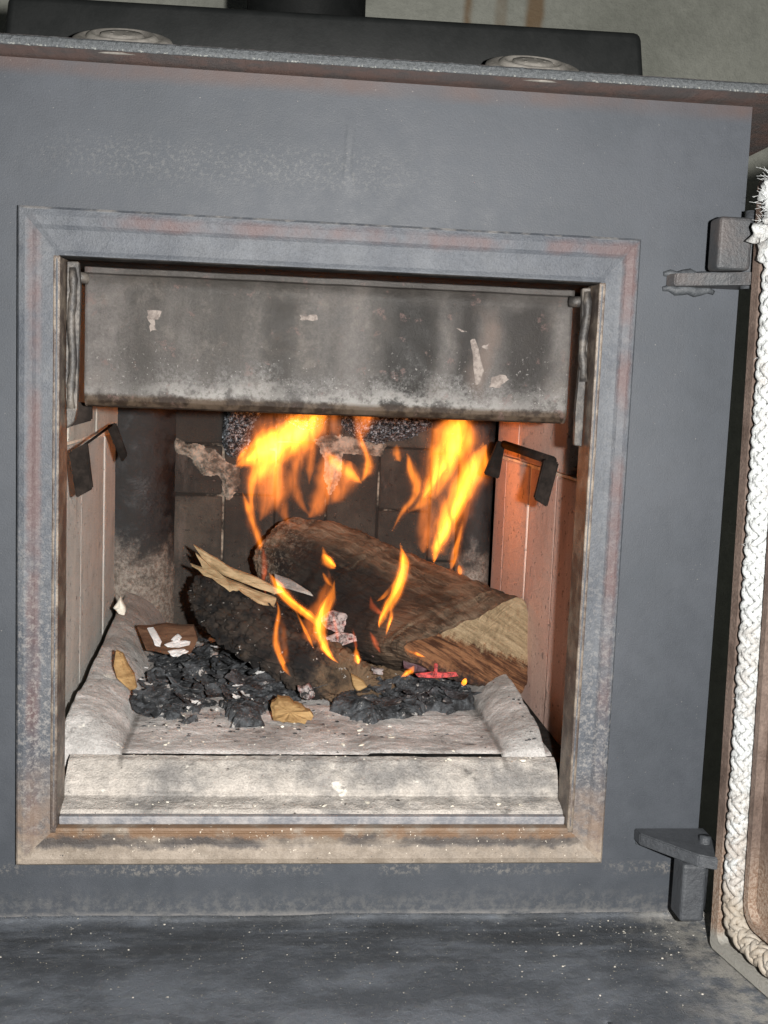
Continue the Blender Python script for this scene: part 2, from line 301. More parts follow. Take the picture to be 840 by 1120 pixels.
def mat_post():
    s = NT('tarry_steel'); a = s.noise(40, 6, .7); b = s.noise(200, 6, .8)
    c = s.mix(s.ss(a, .4, .65), (.005, .005, .006), (.022, .020, .019)); lo = s.ss(s.add(s.z, s.mul(a, .16)), -.03, .03, 1, 0); c = s.mix(s.mul(lo, .85), c, s.mix(s.ss(b, .4, .6), (.13, .10, .08), (.30, .26, .22)))
    return s.done(c, s.ss(a, .35, .6, .34, .8), b, .0012, spec=.45)
M['post'] = mat_post()

# ------------------------------------------------------------------ mesh helpers
def link(name, me, mat, parent=None, smooth=False):
    o = bpy.data.objects.new(name, me); sc.collection.objects.link(o)
    if mat: me.materials.append(mat)
    if parent: o.parent = parent; o.matrix_parent_inverse = parent.matrix_world.inverted() if False else Matrix.Translation(-parent.location)
    if smooth:
        me.polygons.foreach_set('use_smooth', [True] * len(me.polygons))
    return o
def obj(name, bm, mat, parent=None, smooth=False):
    bmesh.ops.recalc_face_normals(bm, faces=bm.faces)
    me = bpy.data.meshes.new(name); bm.to_mesh(me); bm.free(); return link(name, me, mat, parent, smooth)
def tag(o, label=None, cat=None, group=None, kind=None):
    for k, v in (('label', label), ('category', cat), ('group', group), ('kind', kind)):
        if v: o[k] = v
    return o
def thing(name, loc, label, cat, group=None):
    o = bpy.data.objects.new(name, None); o.location = loc; o.empty_display_size = .02; sc.collection.objects.link(o); return tag(o, label, cat, group)
def box(bm, x0, x1, y0, y1, z0, z1, bev=0, seg=2):
    r = bmesh.ops.create_cube(bm, size=1)['verts']
    for v in r: v.co = Vector(((x0 + x1) / 2 + v.co.x * (x1 - x0), (y0 + y1) / 2 + v.co.y * (y1 - y0), (z0 + z1) / 2 + v.co.z * (z1 - z0)))
    if bev:
        es = list({e for v in r for e in v.link_edges}); bmesh.ops.bevel(bm, geom=es, offset=bev, segments=seg, profile=.5, affect='EDGES')
def nbox(name, b, mat, parent, bev=.001, seg=2):
    bm = bmesh.new(); box(bm, *b, bev=bev, seg=seg); return obj(name, bm, mat, parent)
def prism(bm, pts, off):
    """closed polygon pts (3D) extruded by vector off"""
    a = [bm.verts.new(p) for p in pts]; b = [bm.verts.new(Vector(p) + Vector(off)) for p in pts]; n = len(pts)
    bm.faces.new(a); bm.faces.new(b[::-1])
    for i in range(n): bm.faces.new((a[i], b[i], b[(i + 1) % n], a[(i + 1) % n]))
def grid(bm, nu, nv, f, close_v=False):
    V = [[bm.verts.new(f(i / (nu - 1), j / (nv if close_v else nv - 1))) for j in range(nv)] for i in range(nu)]
    for i in range(nu - 1):
        for j in range(nv if close_v else nv - 1):
            bm.faces.new((V[i][j], V[i + 1][j], V[i + 1][(j + 1) % nv], V[i][(j + 1) % nv]))
    return V
def fb(p, sc_=1.0, o=4): return noise.fractal(Vector(p) * sc_, .9, 2.1, o)
def cr(P, t):
    """catmull-rom through list P (of Vectors or floats), t 0..1"""
    n = len(P) - 1; f = min(max(t, 0), 1) * n; i = min(int(f), n - 1); u = f - i
    a, b, c, d = P[max(i - 1, 0)], P[i], P[i + 1], P[min(i + 2, n)]
    return .5 * ((2 * b) + (c - a) * u + (2 * a - 5 * b + 4 * c - d) * u * u + (3 * b - a - 3 * c + d) * u ** 3)
def crc(P, t):
    n = len(P); f = (t % 1) * n; i = int(f) % n; u = f - int(f)
    a, b, c, d = P[i - 1], P[i], P[(i + 1) % n], P[(i + 2) % n]
    return .5 * ((2 * b) + (c - a) * u + (2 * a - 5 * b + 4 * c - d) * u * u + (3 * b - a - 3 * c + d) * u ** 3)
def tube(bm, pts, r, seg=10, caps=True):
    pts = [Vector(p) for p in pts]; R = r if isinstance(r, list) else [r] * len(pts); rings = []
    t0 = (pts[1] - pts[0]).normalized(); up = Vector((0, 0, 1)) if abs(t0.z) < .9 else Vector((0, 1, 0)); nn = t0.cross(up).normalized()
    for i, p in enumerate(pts):
        t = (pts[min(i + 1, len(pts) - 1)] - pts[max(i - 1, 0)]).normalized(); nn = (nn - t * nn.dot(t)).normalized(); bb = t.cross(nn)
        rings.append([bm.verts.new(p + (nn * math.cos(a) + bb * math.sin(a)) * R[i]) for a in [2 * math.pi * k / seg for k in range(seg)]])
    for a, b in zip(rings, rings[1:]):
        for k in range(seg): bm.faces.new((a[k], a[(k + 1) % seg], b[(k + 1) % seg], b[k]))
    if caps: bm.faces.new(rings[0][::-1]); bm.faces.new(rings[-1])
def lathe(bm, c, prof, seg=48):
    rings = [[bm.verts.new(Vector(c) + Vector((r * math.cos(a), r * math.sin(a), z))) for a in [2 * math.pi * k / seg for k in range(seg)]] for r, z in prof]
    for a, b in zip(rings, rings[1:]):
        for k in range(seg): bm.faces.new((a[k], a[(k + 1) % seg], b[(k + 1) % seg], b[k]))
    bm.faces.new(rings[-1]); bm.faces.new(rings[0][::-1])
def lump(bm, c, s, amp=.35, sub=2, seed=0.0, rot=0.0):
    r = bmesh.ops.create_icosphere(bm, subdivisions=sub, radius=1)['verts']; cs, sn = math.cos(rot), math.sin(rot)
    for v in r:
        d = v.co * (1 + amp * noise.noise(v.co * 1.7 + Vector((seed, seed * 1.3, 0))) + amp * .5 * noise.noise(v.co * 4 + Vector((seed, 0, 5))))
        d = Vector((d.x * s[0], d.y * s[1], d.z * s[2])); v.co = Vector(c) + Vector((d.x * cs - d.y * sn, d.x * sn + d.y * cs, d.z))

# ------------------------------------------------------------------ room
nbox('concrete_wall', (-2.5, 2.5, 1.0, 1.2, -1.0, 2.2), M['wall'], None, bev=0)
wl = bpy.data.objects['concrete_wall']; wl.name = 'wall'; tag(wl, kind='structure', label='rough grey concrete wall with rust drips behind the stove')
nbox('floor', (-2.5, 2.5, -2.0, 1.0, -1.02, -.9), M['wall'], None, bev=0); tag(bpy.data.objects['floor'], kind='structure')

# ------------------------------------------------------------------ stove
ST = thing('wood_stove', (0, .25, -.9), 'dark grey steel wood stove with its firebox open and door swung aside', 'stove')
XR = .305; IX, IZ0, IZ1 = .197, -.2145, .2085
# front plate: a steel sheet with the opening cut out and the foot bent
bm = bmesh.new(); TH = .008
outer = [(-.40, -.29), (XR, -.29), (XR + .001, .343), (-.40, .343)]; inner = [(-IX, IZ0), (IX, IZ0), (IX, IZ1), (-IX, IZ1)]
for y, fl_ in ((0, 0), (TH, 1)):
    vo = [bm.verts.new((x, y, z)) for x, z in outer]; vi = [bm.verts.new((x, y, z)) for x, z in inner]
    for k in range(4): bm.faces.new((vo[k], vo[(k + 1) % 4], vi[(k + 1) % 4], vi[k]))
    if y == 0: V0, I0 = vo, vi
for k in range(4):
    bm.faces.new((V0[k], V0[(k + 1) % 4], vo[(k + 1) % 4], vo[k])); bm.faces.new((I0[k], I0[(k + 1) % 4], vi[(k + 1) % 4], vi[k]))
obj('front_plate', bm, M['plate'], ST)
# apron below the shelf and the shelf sheet
bm = bmesh.new()
def fsh(u, v):
    x = -.42 + u * .86; y = .0 - v * .30; return Vector((x, y, -.290 + .0012 * fb((x, y, 0), 9) + .004 * max(0, 1 - v * 30) ** 2))
grid(bm, 120, 60, fsh)
r = bmesh.ops.solidify(bm, geom=list(bm.faces), thickness=.006)
obj('ash_shelf', bm, M['shelf'], ST, True)
# top plate with rough sawn front edge
bm = bmesh.new()
prof = [(-.026, .3450), (-.0265, .3478), (-.026, .3505), (-.0245, .352)]
def ftp(u, v):
    x = -.42 + u * .80; y, z = prof[int(round(v * 3))]; return Vector((x, y + .0004 * fb((x * 3, v, 1), 60), z + .0003 * fb((x * 3, v, 5), 60) + .0035 * (x + .05)))
V = grid(bm, 400, 4, ftp)
back = [[bm.verts.new((V[i][j].co.x, .56, V[i][j].co.z)) for i in range(0, len(V))] for j in (0, 3)]
for i in range(len(V) - 1):
    bm.faces.new((V[i][0], V[i + 1][0], back[0][i + 1], back[0][i])); bm.faces.new((V[i][3], back[1][i], back[1][i + 1], V[i + 1][3])); bm.faces.new((back[0][i], back[0][i + 1], back[1][i + 1], back[1][i]))
bm.faces.new((V[-1][0], V[-1][1], V[-1][2], V[-1][3], back[1][-1], back[0][-1])); bm.faces.new((V[0][3], V[0][2], V[0][1], V[0][0], back[0][0], back[1][0]))
tp = obj('top_plate', bm, M['plate2'] if 'plate2' in M else M['plate'], ST)
def mat_edge():
    s = NT('top_plate_paint'); f = s.noise(420, 5, .75); a = s.noise(40, 4)
    c = s.mix(s.ss(f, .35, .65), (.05, .056, .06), (.090, .098, .105)); br = s.ss(s.y, -.0255, -.0235); c = s.mix(s.mul(br, .9), c, s.mix(s.ss(a, .4, .6), (.14, .092, .080), (.10, .085, .082)))
    sp = s.mul(s.ss(s.noise(600, 3, .6), .56, .62), s.mul(s.band(s.sub(s.z, s.mul(s.x, .0035)), .3435, .3462, .0008), s.ss(s.y, -.0240, -.0255))); c = s.mix(s.mul(sp, .6), c, (.35, .36, .33))
    return s.done(c, .5, f, .0015)
tp.data.materials.clear(); tp.data.materials.append(mat_edge())
# body behind the front plate
for nm, b in (('side_panel', (-.275, -.269, TH, .55, -.9, .343)), ('side_panel', (.269, .275, TH, .55, -.9, .343)), ('back_panel', (-.269, .269, .545, .55, -.9, .343)), ('base_panel', (-.40, .305, -.004, .003, -.9, -.296))):
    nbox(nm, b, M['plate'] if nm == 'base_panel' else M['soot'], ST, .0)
nbox('roof_plate', (-.268, .268, TH + .001, .544, .215, .221), M['soot'], ST, 0)
# raised frame round the opening: four mitred bars
pr = [(0, 0), (.0005, .0075), (.002, .0092), (.006, .0098), (.011, .0088), (.0135, .0070), (.0165, .0062), (.0255, .0058), (.0275, .0064), (.0285, .0060), (.0285, -.006)]
OX, OZ0, OZ1 = .2255, -.242, .242
def frame_bar(side, mat):
    bm = bmesh.new(); N = 90; rows = []
    for i in range(N):
        t = i / (N - 1); row = []
        for k, (d, h) in enumerate(pr):
            kx = d * (OX - IX) / .0285
            kz0 = d * (IZ0 - OZ0) / .0285; kz1 = d * (OZ1 - IZ1) / .0285
            if side == 'top': p = (-OX + kx + t * 2 * (OX - kx), OZ1 - kz1)
            elif side == 'bottom': p = (-OX + kx + t * 2 * (OX - kx), OZ0 + kz0)
            elif side == 'left': p = (-OX + kx, OZ0 + kz0 + t * (OZ1 - kz1 - OZ0 - kz0))
            else: p = (OX - kx, OZ0 + kz0 + t * (OZ1 - kz1 - OZ0 - kz0))
            j = .00012 * fb((p[0], p[1], k * .01), 45) if 0 < k < len(pr) - 1 else 0
            row.append(bm.verts.new((p[0], -h - j - (.0 if t * (1 - t) > .0002 else -.0006 * (0 < k < len(pr) - 1)), p[1])))
        rows.append(row)
    for a, b in zip(rows, rows[1:]):
        for k in range(len(pr) - 1): bm.faces.new((a[k], a[k + 1], b[k + 1], b[k]))
    return obj('frame_bar', bm, mat, ST)
for sd, mt in (('top', 'ft'), ('bottom', 'fb'), ('left', 'fl'), ('right', 'fr')): frame_bar(sd, M[mt])
# inner return of the frame (browned lip)
for b in ((-IX - .004, -IX + .0012, -.0062, .026, IZ0 - .003, IZ1), (IX - .0012, IX + .004, -.0062, .026, IZ0 - .003, IZ1), (-IX, IX, -.0062, .026, IZ0 - .004, IZ0 + .001), (-IX, IX, -.0055, .012, IZ1 - .001, IZ1 + .004)):
    nbox('inner_lip', b, M['soot'] if b[4] > .1 else M['fb'] if b[5] < -.2 else M['lip'], ST, .0012)

# ---- firebox lining
def brick(b, mat, seed):
    bm = bmesh.new(); box(bm, *b, bev=.0022, seg=2)
    for v in bm.verts: v.co += Vector((noise.noise(v.co * 70 + Vector((seed, 0, 0))), noise.noise(v.co * 70 + Vector((0, seed, 0))), noise.noise(v.co * 70 + Vector((0, 0, seed))))) * .0016
    return obj('firebrick', bm, mat, ST)
k = 0
for y0, y1 in ((.012, .085), (.088, .2245), (.2275, .3625), (.3655, .462)):
    brick((-.250, -.2195 - random.uniform(0, .001), y0, y1, -.20, .064), M['brickl'], k); k += 1
for y0, y1 in ((.012, .150), (.152, .30), (.302, .462)):
    brick((-.250, -.218 - random.uniform(0, .0015), y0, y1, .0665, .208), M['bricku'], k); k += 1
for y0, y1 in ((.012, .0665), (.0690, .1770), (.1800, .2880), (.2915, .40), (.403, .462)):
    brick((.2200 + random.uniform(0, .001), .250, y0, y1, -.20, .050), M['brickr'], k); k += 1
for y0, y1 in ((.150, .345), (.348, .462)):
    brick((.219 + random.uniform(0, .0015), .250, y0, y1, .0535, .208), M['brickr'], k); k += 1
nbox('mortar', (-.252, -.2212, .010, .463, -.2, .209), M['mortar'], ST, 0); nbox('shade_panel', (.256, .262, .009, .464, .052, .21), M['soot'], ST, 0); nbox('mortar', (.2218, .252, .010, .463, -.2, .0525), M['mortar'], ST, 0)  # black panel instead of brick stands for the shade above the right course
xs = [-.22, -.1602, -.1008, -.040, .0205, .0825, .145, .22]
for i, (a, b) in enumerate(zip(xs, xs[1:])):
    zj = [-.20, [-.09, -.10, -.006, -.055, -.065, -.02, -.08, -.1][i], [.05, .053, .048, .058, .052, .055, .05, .05][i], .2]
    if i == 1: zj = [-.2, -.008, .052, .2]
    for c, d in zip(zj, zj[1:]):
        brick((a + .0012, b - .0012, .480 + random.uniform(-.001, .0015), .515, c + .0011, d - .0011), M['brickb'], k); k += 1
nbox('mortar', (-.22, .22, .4835, .52, -.2, .2), M['mortarb'], ST, 0)
# crumbled pale mortar patch high on the back wall
def patch(name, poly, y, mat, h=.004, seed=0):
    """small crumpled sheet filling polygon poly [(x,z)] standing out from the back wall"""
    xs_ = [p[0] for p in poly]; zs = [p[1] for p in poly]; n = 90
    def ins(x, z):
        c = False; dm = 9
        for i in range(len(poly)):
            x1, z1 = poly[i]; x2, z2 = poly[i - 1]
            if (z1 > z) != (z2 > z) and x < (x2 - x1) * (z - z1) / (z2 - z1) + x1: c = not c
            dx, dz = x2 - x1, z2 - z1; t = max(0, min(1, ((x - x1) * dx + (z - z1) * dz) / (dx * dx + dz * dz))); dm = min(dm, math.hypot(x - x1 - t * dx, z - z1 - t * dz))
        return dm if c else -dm
    bm = bmesh.new(); V = {}
    for i in range(n):
        for j in range(n):
            x = min(xs_) - .003 + (max(xs_) - min(xs_) + .006) * i / (n - 1); z = min(zs) - .003 + (max(zs) - min(zs) + .006) * j / (n - 1)
            d = ins(x, z) + .0035 * fb((x, z, seed), 70)
            V[i, j] = (bm.verts.new((x, y - h * min(1, max(-.3, d / .004)) - h * .8 * abs(fb((x, z, seed + 3), 130)), z)), d)
    for i in range(n - 1):
        for j in range(n - 1):
            q = [V[i, j], V[i + 1, j], V[i + 1, j + 1], V[i, j + 1]]
            if max(a[1] for a in q) > -.002: bm.faces.new([a[0] for a in q])
    for v in [v for v in bm.verts if not v.link_faces]: bm.verts.remove(v)
    return obj(name, bm, mat, ST, True)
def poly_at(px, Y): return [(at(x, y, Y).x, at(x, y, Y).z) for x, y in px]
patch('mortar_patch', poly_at([(190, 480), (205, 487), (232, 493), (246, 505), (262, 512), (262, 530), (250, 545), (240, 518), (220, 517), (212, 500), (190, 490)], .478), .479, M['patchm'], .003, 2)
patch('tar_crust', poly_at([(250, 445), (290, 445), (276, 462), (272, 480), (268, 494), (255, 498), (243, 488), (246, 470)], .47), .474, M['crust'], .008, 4)
patch('tar_crust', poly_at([(308, 445), (365, 445), (360, 458), (340, 468), (318, 466)], .47), .472, M['crust'], .010, 5)
patch('tar_crust', poly_at([(372, 445), (468, 448), (470, 466), (440, 480), (400, 482), (380, 470)], .47), .472, M['crust'], .010, 6)
patch('mortar_patch', poly_at([(345, 480), (372, 476), (420, 488), (418, 496), (372, 494), (368, 530), (360, 540), (356, 500)], .478), .479, M['patchm'], .003, 8)
bm = bmesh.new(); tube(bm, [(-.213, .500, -.19 + .004 * i) for i in range(100)], [.060 + .006 * max(0, (i - 70) / 60) for i in range(100)], 64)
for v in bm.verts: v.co += Vector((v.co.x + .213, v.co.y - .500, 0)).normalized() * (.0010 * fb(v.co, 20) + .0005 * fb(v.co, 110))
obj('corner_post', bm, M['post'], ST, True)
bm = bmesh.new(); tube(bm, [(.197, .468, z) for z in [-.19 + .02 * i for i in range(20)]], .021, 32); obj('corner_post', bm, M['post'], ST, True)

# ---- floor, side castings, sill
bm = bmesh.new()
def ffl(u, v):
    x = -.2 + .4 * u; y = .0665 + v * .415; e = max(0, 1 - v * 90); k_ = min(1, v * 6)
    z = -.1785 + .0014 * k_ * fb((x, y, 0), 14) + (.0003 + .0007 * k_) * fb((x, y, 2), 60) - .0015 * e
    z += .010 * max(0, (v - .5)) * 2
    if abs(x - .1) < .09 and y < .17: z += .0015 * (1 if x > .045 + .012 * fb((y, 0, 0), 30) else 0)
    return Vector((x, y, z))
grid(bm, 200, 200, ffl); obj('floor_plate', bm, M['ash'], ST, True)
nbox('floor_bed', (-.219, .219, .068, .478, -.206, -.186), M['soot'], ST, 0)
def casting(sx, x_in, x_out, hmax, seed):
    bm = bmesh.new()
    def f(u, v):
        y = .0665 + v * .40
        if u < .8: t = u / .8; x = x_in + (x_out - x_in) * t; z = -.181 + hmax(y) * math.sin(t * math.pi / 2) ** .55
        else: t = (u - .8) / .2; x = x_out + (x_out - x_in) / 7 * math.sin(t * math.pi / 2); z = -.181 + hmax(y) - t * .030
        n_ = .0016 * fb((x, y, seed), 20) + .0007 * fb((x, y, seed), 75)
        z += n_; x += sx * n_ * .5
        return Vector((x, y, z))
    V = grid(bm, 40, 170, f)
    lo = [bm.verts.new((v[0].co.x, .0665, -.2)) for v in V]
    for i in range(len(V) - 1): bm.faces.new((V[i][0], V[i + 1][0], lo[i + 1], lo[i]))
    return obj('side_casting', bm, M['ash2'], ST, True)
casting(-1, -.158, -.206, lambda y: .006 + .022 * math.sin(min(1, max(0, (y - .066) / .035)) * math.pi / 2) + .006 * min(1, max(0, (y - .1) / .1)) + .03 * max(0, (y - .2) / .25), 1)
casting(1, .157, .194, lambda y: .005 + .014 * math.sin(min(1, max(0, (y - .066) / .03)) * math.pi / 2) + .008 * min(1, max(0, (y - .1) / .1)), 3)
# sill: front casting, its ledge and lip
bm = bmesh.new()
sp_ = [(.0610, -.186), (.0608, -.1795), (.057, -.1780), (.050, -.180), (.036, -.190), (.030, -.1965), (.0285, -.2005), (.010, -.2045), (.008, -.2065), (.008, -.2115)]
def fsi(u, v):
    x = -.1975 + u * .3965; f = v * (len(sp_) - 1); i = min(int(f), len(sp_) - 2); t = f - i; y = sp_[i][0] * (1 - t) + sp_[i + 1][0] * t; z = sp_[i][1] * (1 - t) + sp_[i + 1][1] * t
    n_ = (.0004 + .0008 * min(1, v * 3)) * fb((x * .6, y * 2, 7), 30) + .0004 * fb((x, y, 7), 120)
    if .27 < v: q_ = v - .60 + .02 * fb((x, 0, 3), 25, 5); n_ -= .0008 * (q_ > 0) + .0022 * math.exp(-(q_ / .007) ** 2) * (.5 + .5 * min(1, max(0, 1 + 2 * noise.noise(Vector((x * 30, 0, 0))))))
    return Vector((x, y - n_ * .5, z + n_))
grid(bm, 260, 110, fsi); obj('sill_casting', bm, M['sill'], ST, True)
nbox('sill_lip', (-.1955, .1955, .0005, .0072, -.2135, -.2070), M['liplight'], ST, .001)

# ---- baffle flap hanging under the top of the opening
bm = bmesh.new(); pf = [(.040, .2050), (.029, .2052), (.0265, .2045), (.0265, .2005), (.030, .1995), (.030, .130), (.0295, .112), (.0305, .1065), (.034, .1028), (.040, .1015), (.050, .1035)]
def fbf(u, v):
    f = v * (len(pf) - 1); i = min(int(f), len(pf) - 2); t = f - i; a = pf[i][0] * (1 - t) + pf[i + 1][0] * t; z = pf[i][1] * (1 - t) + pf[i + 1][1] * t; x = -.1845 + u * .3705
    return Vector((x, a - .0016 * math.sin(u * 3.1) - .0007 * fb((x, z, 0), 14), z + .0003 * fb((x, 0, 0), 30)))
V = grid(bm, 130, 71, fbf); bmesh.ops.solidify(bm, geom=list(bm.faces), thickness=.0022)
BF = obj('baffle_flap', bm, M['baffle'], ST, True)
# pale scratches and scabs of flaked scale on the flap (flat chips of lime left on the steel)
for k_, q in enumerate(([(515, 372), (520, 370), (528, 405), (526, 420), (520, 420)], [(537, 412), (552, 410), (556, 416), (546, 425), (534, 424)], [(328, 345), (347, 345), (348, 350), (330, 350)], [(160, 340), (178, 341), (176, 348), (170, 350), (171, 362), (165, 362), (163, 350)], [(526, 380), (534, 376), (532, 383)], [(500, 360), (510, 361), (508, 364)])):
    bm = bmesh.new(); q = [(a_[0] + (b_[0] - a_[0]) * t_ + random.uniform(-1.4, 1.4), a_[1] + (b_[1] - a_[1]) * t_ + random.uniform(-1.4, 1.4)) for a_, b_ in zip(q, q[1:] + q[:1]) for t_ in (0, .33, .66)]; prism(bm, [at(x, y, .0297 - .0016 * math.sin((at(x, y, .03).x + .1845) / .3705 * 3.1)) for x, y in q], (0, -.0007, 0)); obj('scale_flake', bm, M['flakes'], BF)
for sx in (-1, 1):
    x0 = -.1955 if sx < 0 else .1835
    bm = bmesh.new()
    if sx < 0: P = [(-.1948, .2065), (-.1862, .2065), (-.1850, .19), (-.1868, .10), (-.1885, .0905), (-.1940, .0850), (-.1948, .12)]
    else: P = [(.1880, .2055), (.1948, .2060), (.1950, .0850), (.1888, .0860), (.1882, .11), (.1900, .16)]
    prism(bm, [(x, .012, z) for x, z in P], (0, .006, 0)); bmesh.ops.bevel(bm, geom=list(bm.edges), offset=.0008, segments=1, affect='EDGES'); obj('hanger_bracket', bm, M['bracket'], ST)
    bm = bmesh.new(); xx = sx * .1855; zz = .196; tube(bm, [(xx - sx * .004, .024, zz), (xx + sx * .006, .020, zz)], .0042, 12); obj('pivot_pin', bm, M['bracket'], ST, True)
# drips of scale on the left hanger
bm = bmesh.new(); tube(bm, [(-.1905 + .0008 * math.sin(i), .0115, .202 - i * .0085) for i in range(13)], [.0022 + .0012 * abs(math.sin(i * 1.7)) for i in range(13)], 7); obj('scale_drip', bm, M['bracket'], ST, True)
bm = bmesh.new(); tube(bm, [(.1915 + .0012 * math.sin(i), .0115, .203 - i * .0085) for i in range(9)], [.0026 + .0012 * abs(math.sin(i * 1.3)) for i in range(9)], 7); obj('scale_drip', bm, M['bracket'], ST, True)

# ---- brick retaining clips: a rod along the course with hanging tabs
def tabp(name, q, Y0, Y1, th, mat):
    """four photo-measured corners of a flat tab; the first two at depth Y0, the last two at Y1"""
    P = [at(q[0][0], q[0][1], Y0), at(q[1][0], q[1][1], Y0 + .004), at(q[2][0], q[2][1], Y1 + .004), at(q[3][0], q[3][1], Y1)]
    bm = bmesh.new(); prism(bm, P, (0, th, 0)); bmesh.ops.bevel(bm, geom=list(bm.edges), offset=.0012, segments=2, affect='EDGES'); return obj(name, bm, mat, ST)
tabp('brick_clip', [(75, 494), (95, 484), (101, 535), (83, 545)], .10, .10, .007, M['clip'])
tabp('brick_clip', [(116, 466), (126, 462), (139, 498), (133, 506)], .30, .30, .007, M['clip'])
tabp('brick_clip', [(75, 440), (100, 440), (100, 460), (75, 467)], .06, .06, .007, M['clip'])
tabp('brick_clip', [(545, 482), (553, 484), (546, 524), (530, 519)], .33, .33, .008, M['clip'])
tabp('brick_clip', [(596, 502), (612, 506), (599, 555), (585, 546)], .125, .125, .008, M['clip'])
bm = bmesh.new(); tube(bm, [at(551, 486, .335), at(604, 504, .132)], .0042, 10); obj('clip_rod', bm, M['clip'], ST, True)
bm = bmesh.new(); tube(bm, [at(122, 465, .302), at(88, 490, .105)], .0012, 10); obj('clip_rod', bm, M['clip'], ST, True)

# ---- hinges: welded lug, knuckle block, pin
def lug(name, P, th):
    bm = bmesh.new(); prism(bm, P, (0, 0, th)); bmesh.ops.bevel(bm, geom=list(bm.edges), offset=.0009, segments=2, affect='EDGES'); return obj(name, bm, M['hinge'], ST)
M['hinge'] = mat_plain('hinge_paint', (.040, .044, .050), .5, col2=(.052, .057, .064), sc2=60)
M['hingeb'] = mat_plain('rusty_hinge_paint', (.040, .043, .047), .5, col2=(.060, .053, .052), sc2=22)
L1 = lug('hinge_lug', [(.248, -.001, .2085), (.311, -.001, .2085), (.311, -.030, .2085), (.300, -.044, .2085), (.285, -.030, .2085), (.252, -.010, .2085)], .009)
L1.data.materials.clear(); L1.data.materials.append(M['hingeb'])
L2 = lug('hinge_lug', [(.252, -.001, -.2250), (.309, -.001, -.2250), (.309, -.040, -.2250), (.301, -.060, -.2250), (.285, -.052, -.2250), (.253, -.012, -.2250)], .0095)
for L, ys, zz in ((L1, -.0055, .2175), (L1, -.0055, .2065), (L2, -.0045, -.2275)):
    bm = bmesh.new(); tube(bm, [((.246 if L is L1 else .254) + i * .0050, -.0008, zz + .0012 * math.sin(i * 2.1)) for i in range(9)], [.0012 + .003 * math.sin((i + .5) / 9 * 3.14) for i in range(9)], 8); obj('weld_bead', bm, M['weld'], L, True)
# ---- door: everything in door coordinates (u along the door, h out of its inner face, z)
DO = Vector((.2965, -.050, 0)); DU = Vector((.18, -.984, 0)).normalized(); DN = Vector((-DU.y * -1 * -1, DU.x, 0)); DN = Vector((DU.y, -DU.x, 0)).normalized()
def dp(u, h, z): return DO + DU * (u - z * .020) + DN * (h - .0100) + Vector((.0 * (z + .2), 0, z))
def dbox(name, u0, u1, h0, h1, z0, z1, mat, par, bev=.001):
    bm = bmesh.new(); box(bm, u0, u1, h0, h1, z0, z1, bev)
    for v in bm.verts: v.co = dp(*v.co)
    return obj(name, bm, mat, par)
def rr(u0, u1, z0, z1, r, n=8):
    out = []
    for cx, cz, a0 in ((u1 - r, z0 + r, -90), (u1 - r, z1 - r, 0), (u0 + r, z1 - r, 90), (u0 + r, z0 + r, 180)):
        out += [(cx + r * math.cos(math.radians(a0 + 90 * k / n)), cz + r * math.sin(math.radians(a0 + 90 * k / n))) for k in range(n + 1)]
    return out
def ring(name, o, i, h0, h1, mat, par):
    """closed frame between outline o and hole i"""
    bm = bmesh.new(); R = []
    for q, h in ((o, h0), (o, h1 - .001), ([(a, b) for a, b in o], h1), (i, h1), (i, h0)): R.append([bm.verts.new(dp(u, h, z)) for u, z in q])
    R.append(R[0])
    for a, b in zip(R, R[1:]):
        for k in range(len(a)): bm.faces.new((a[k], a[(k + 1) % len(a)], b[(k + 1) % len(a)], b[k]))
    return obj(name, bm, mat, par)
Z0, Z1, DW = -.286, .281, .40
DR = ring('door', rr(0, DW, Z0, Z1, .004), rr(.056, DW - .056, -.212, .21, .030), -.008, .0, M['door'], ST)
tag(DR, label='open door seen edge on with a white rope seal and rusty inner face')
ring('outer_flange', rr(.0002, DW - .0002, Z0 + .0003, Z1 - .0003, .005), rr(.0085, DW - .0085, Z0 + .0085, Z1 - .0085, .006), .0003, .0105, M['door'], DR)
ring('inner_flange', rr(.034, DW - .034, Z0 + .035, Z1 - .035, .016), rr(.039, DW - .039, Z0 + .040, Z1 - .040, .014), .0003, .0075, M['door'], DR)
dbox('glass_pane', .050, DW - .050, -.006, -.003, -.218, .215, M['glass'], DR, 0)
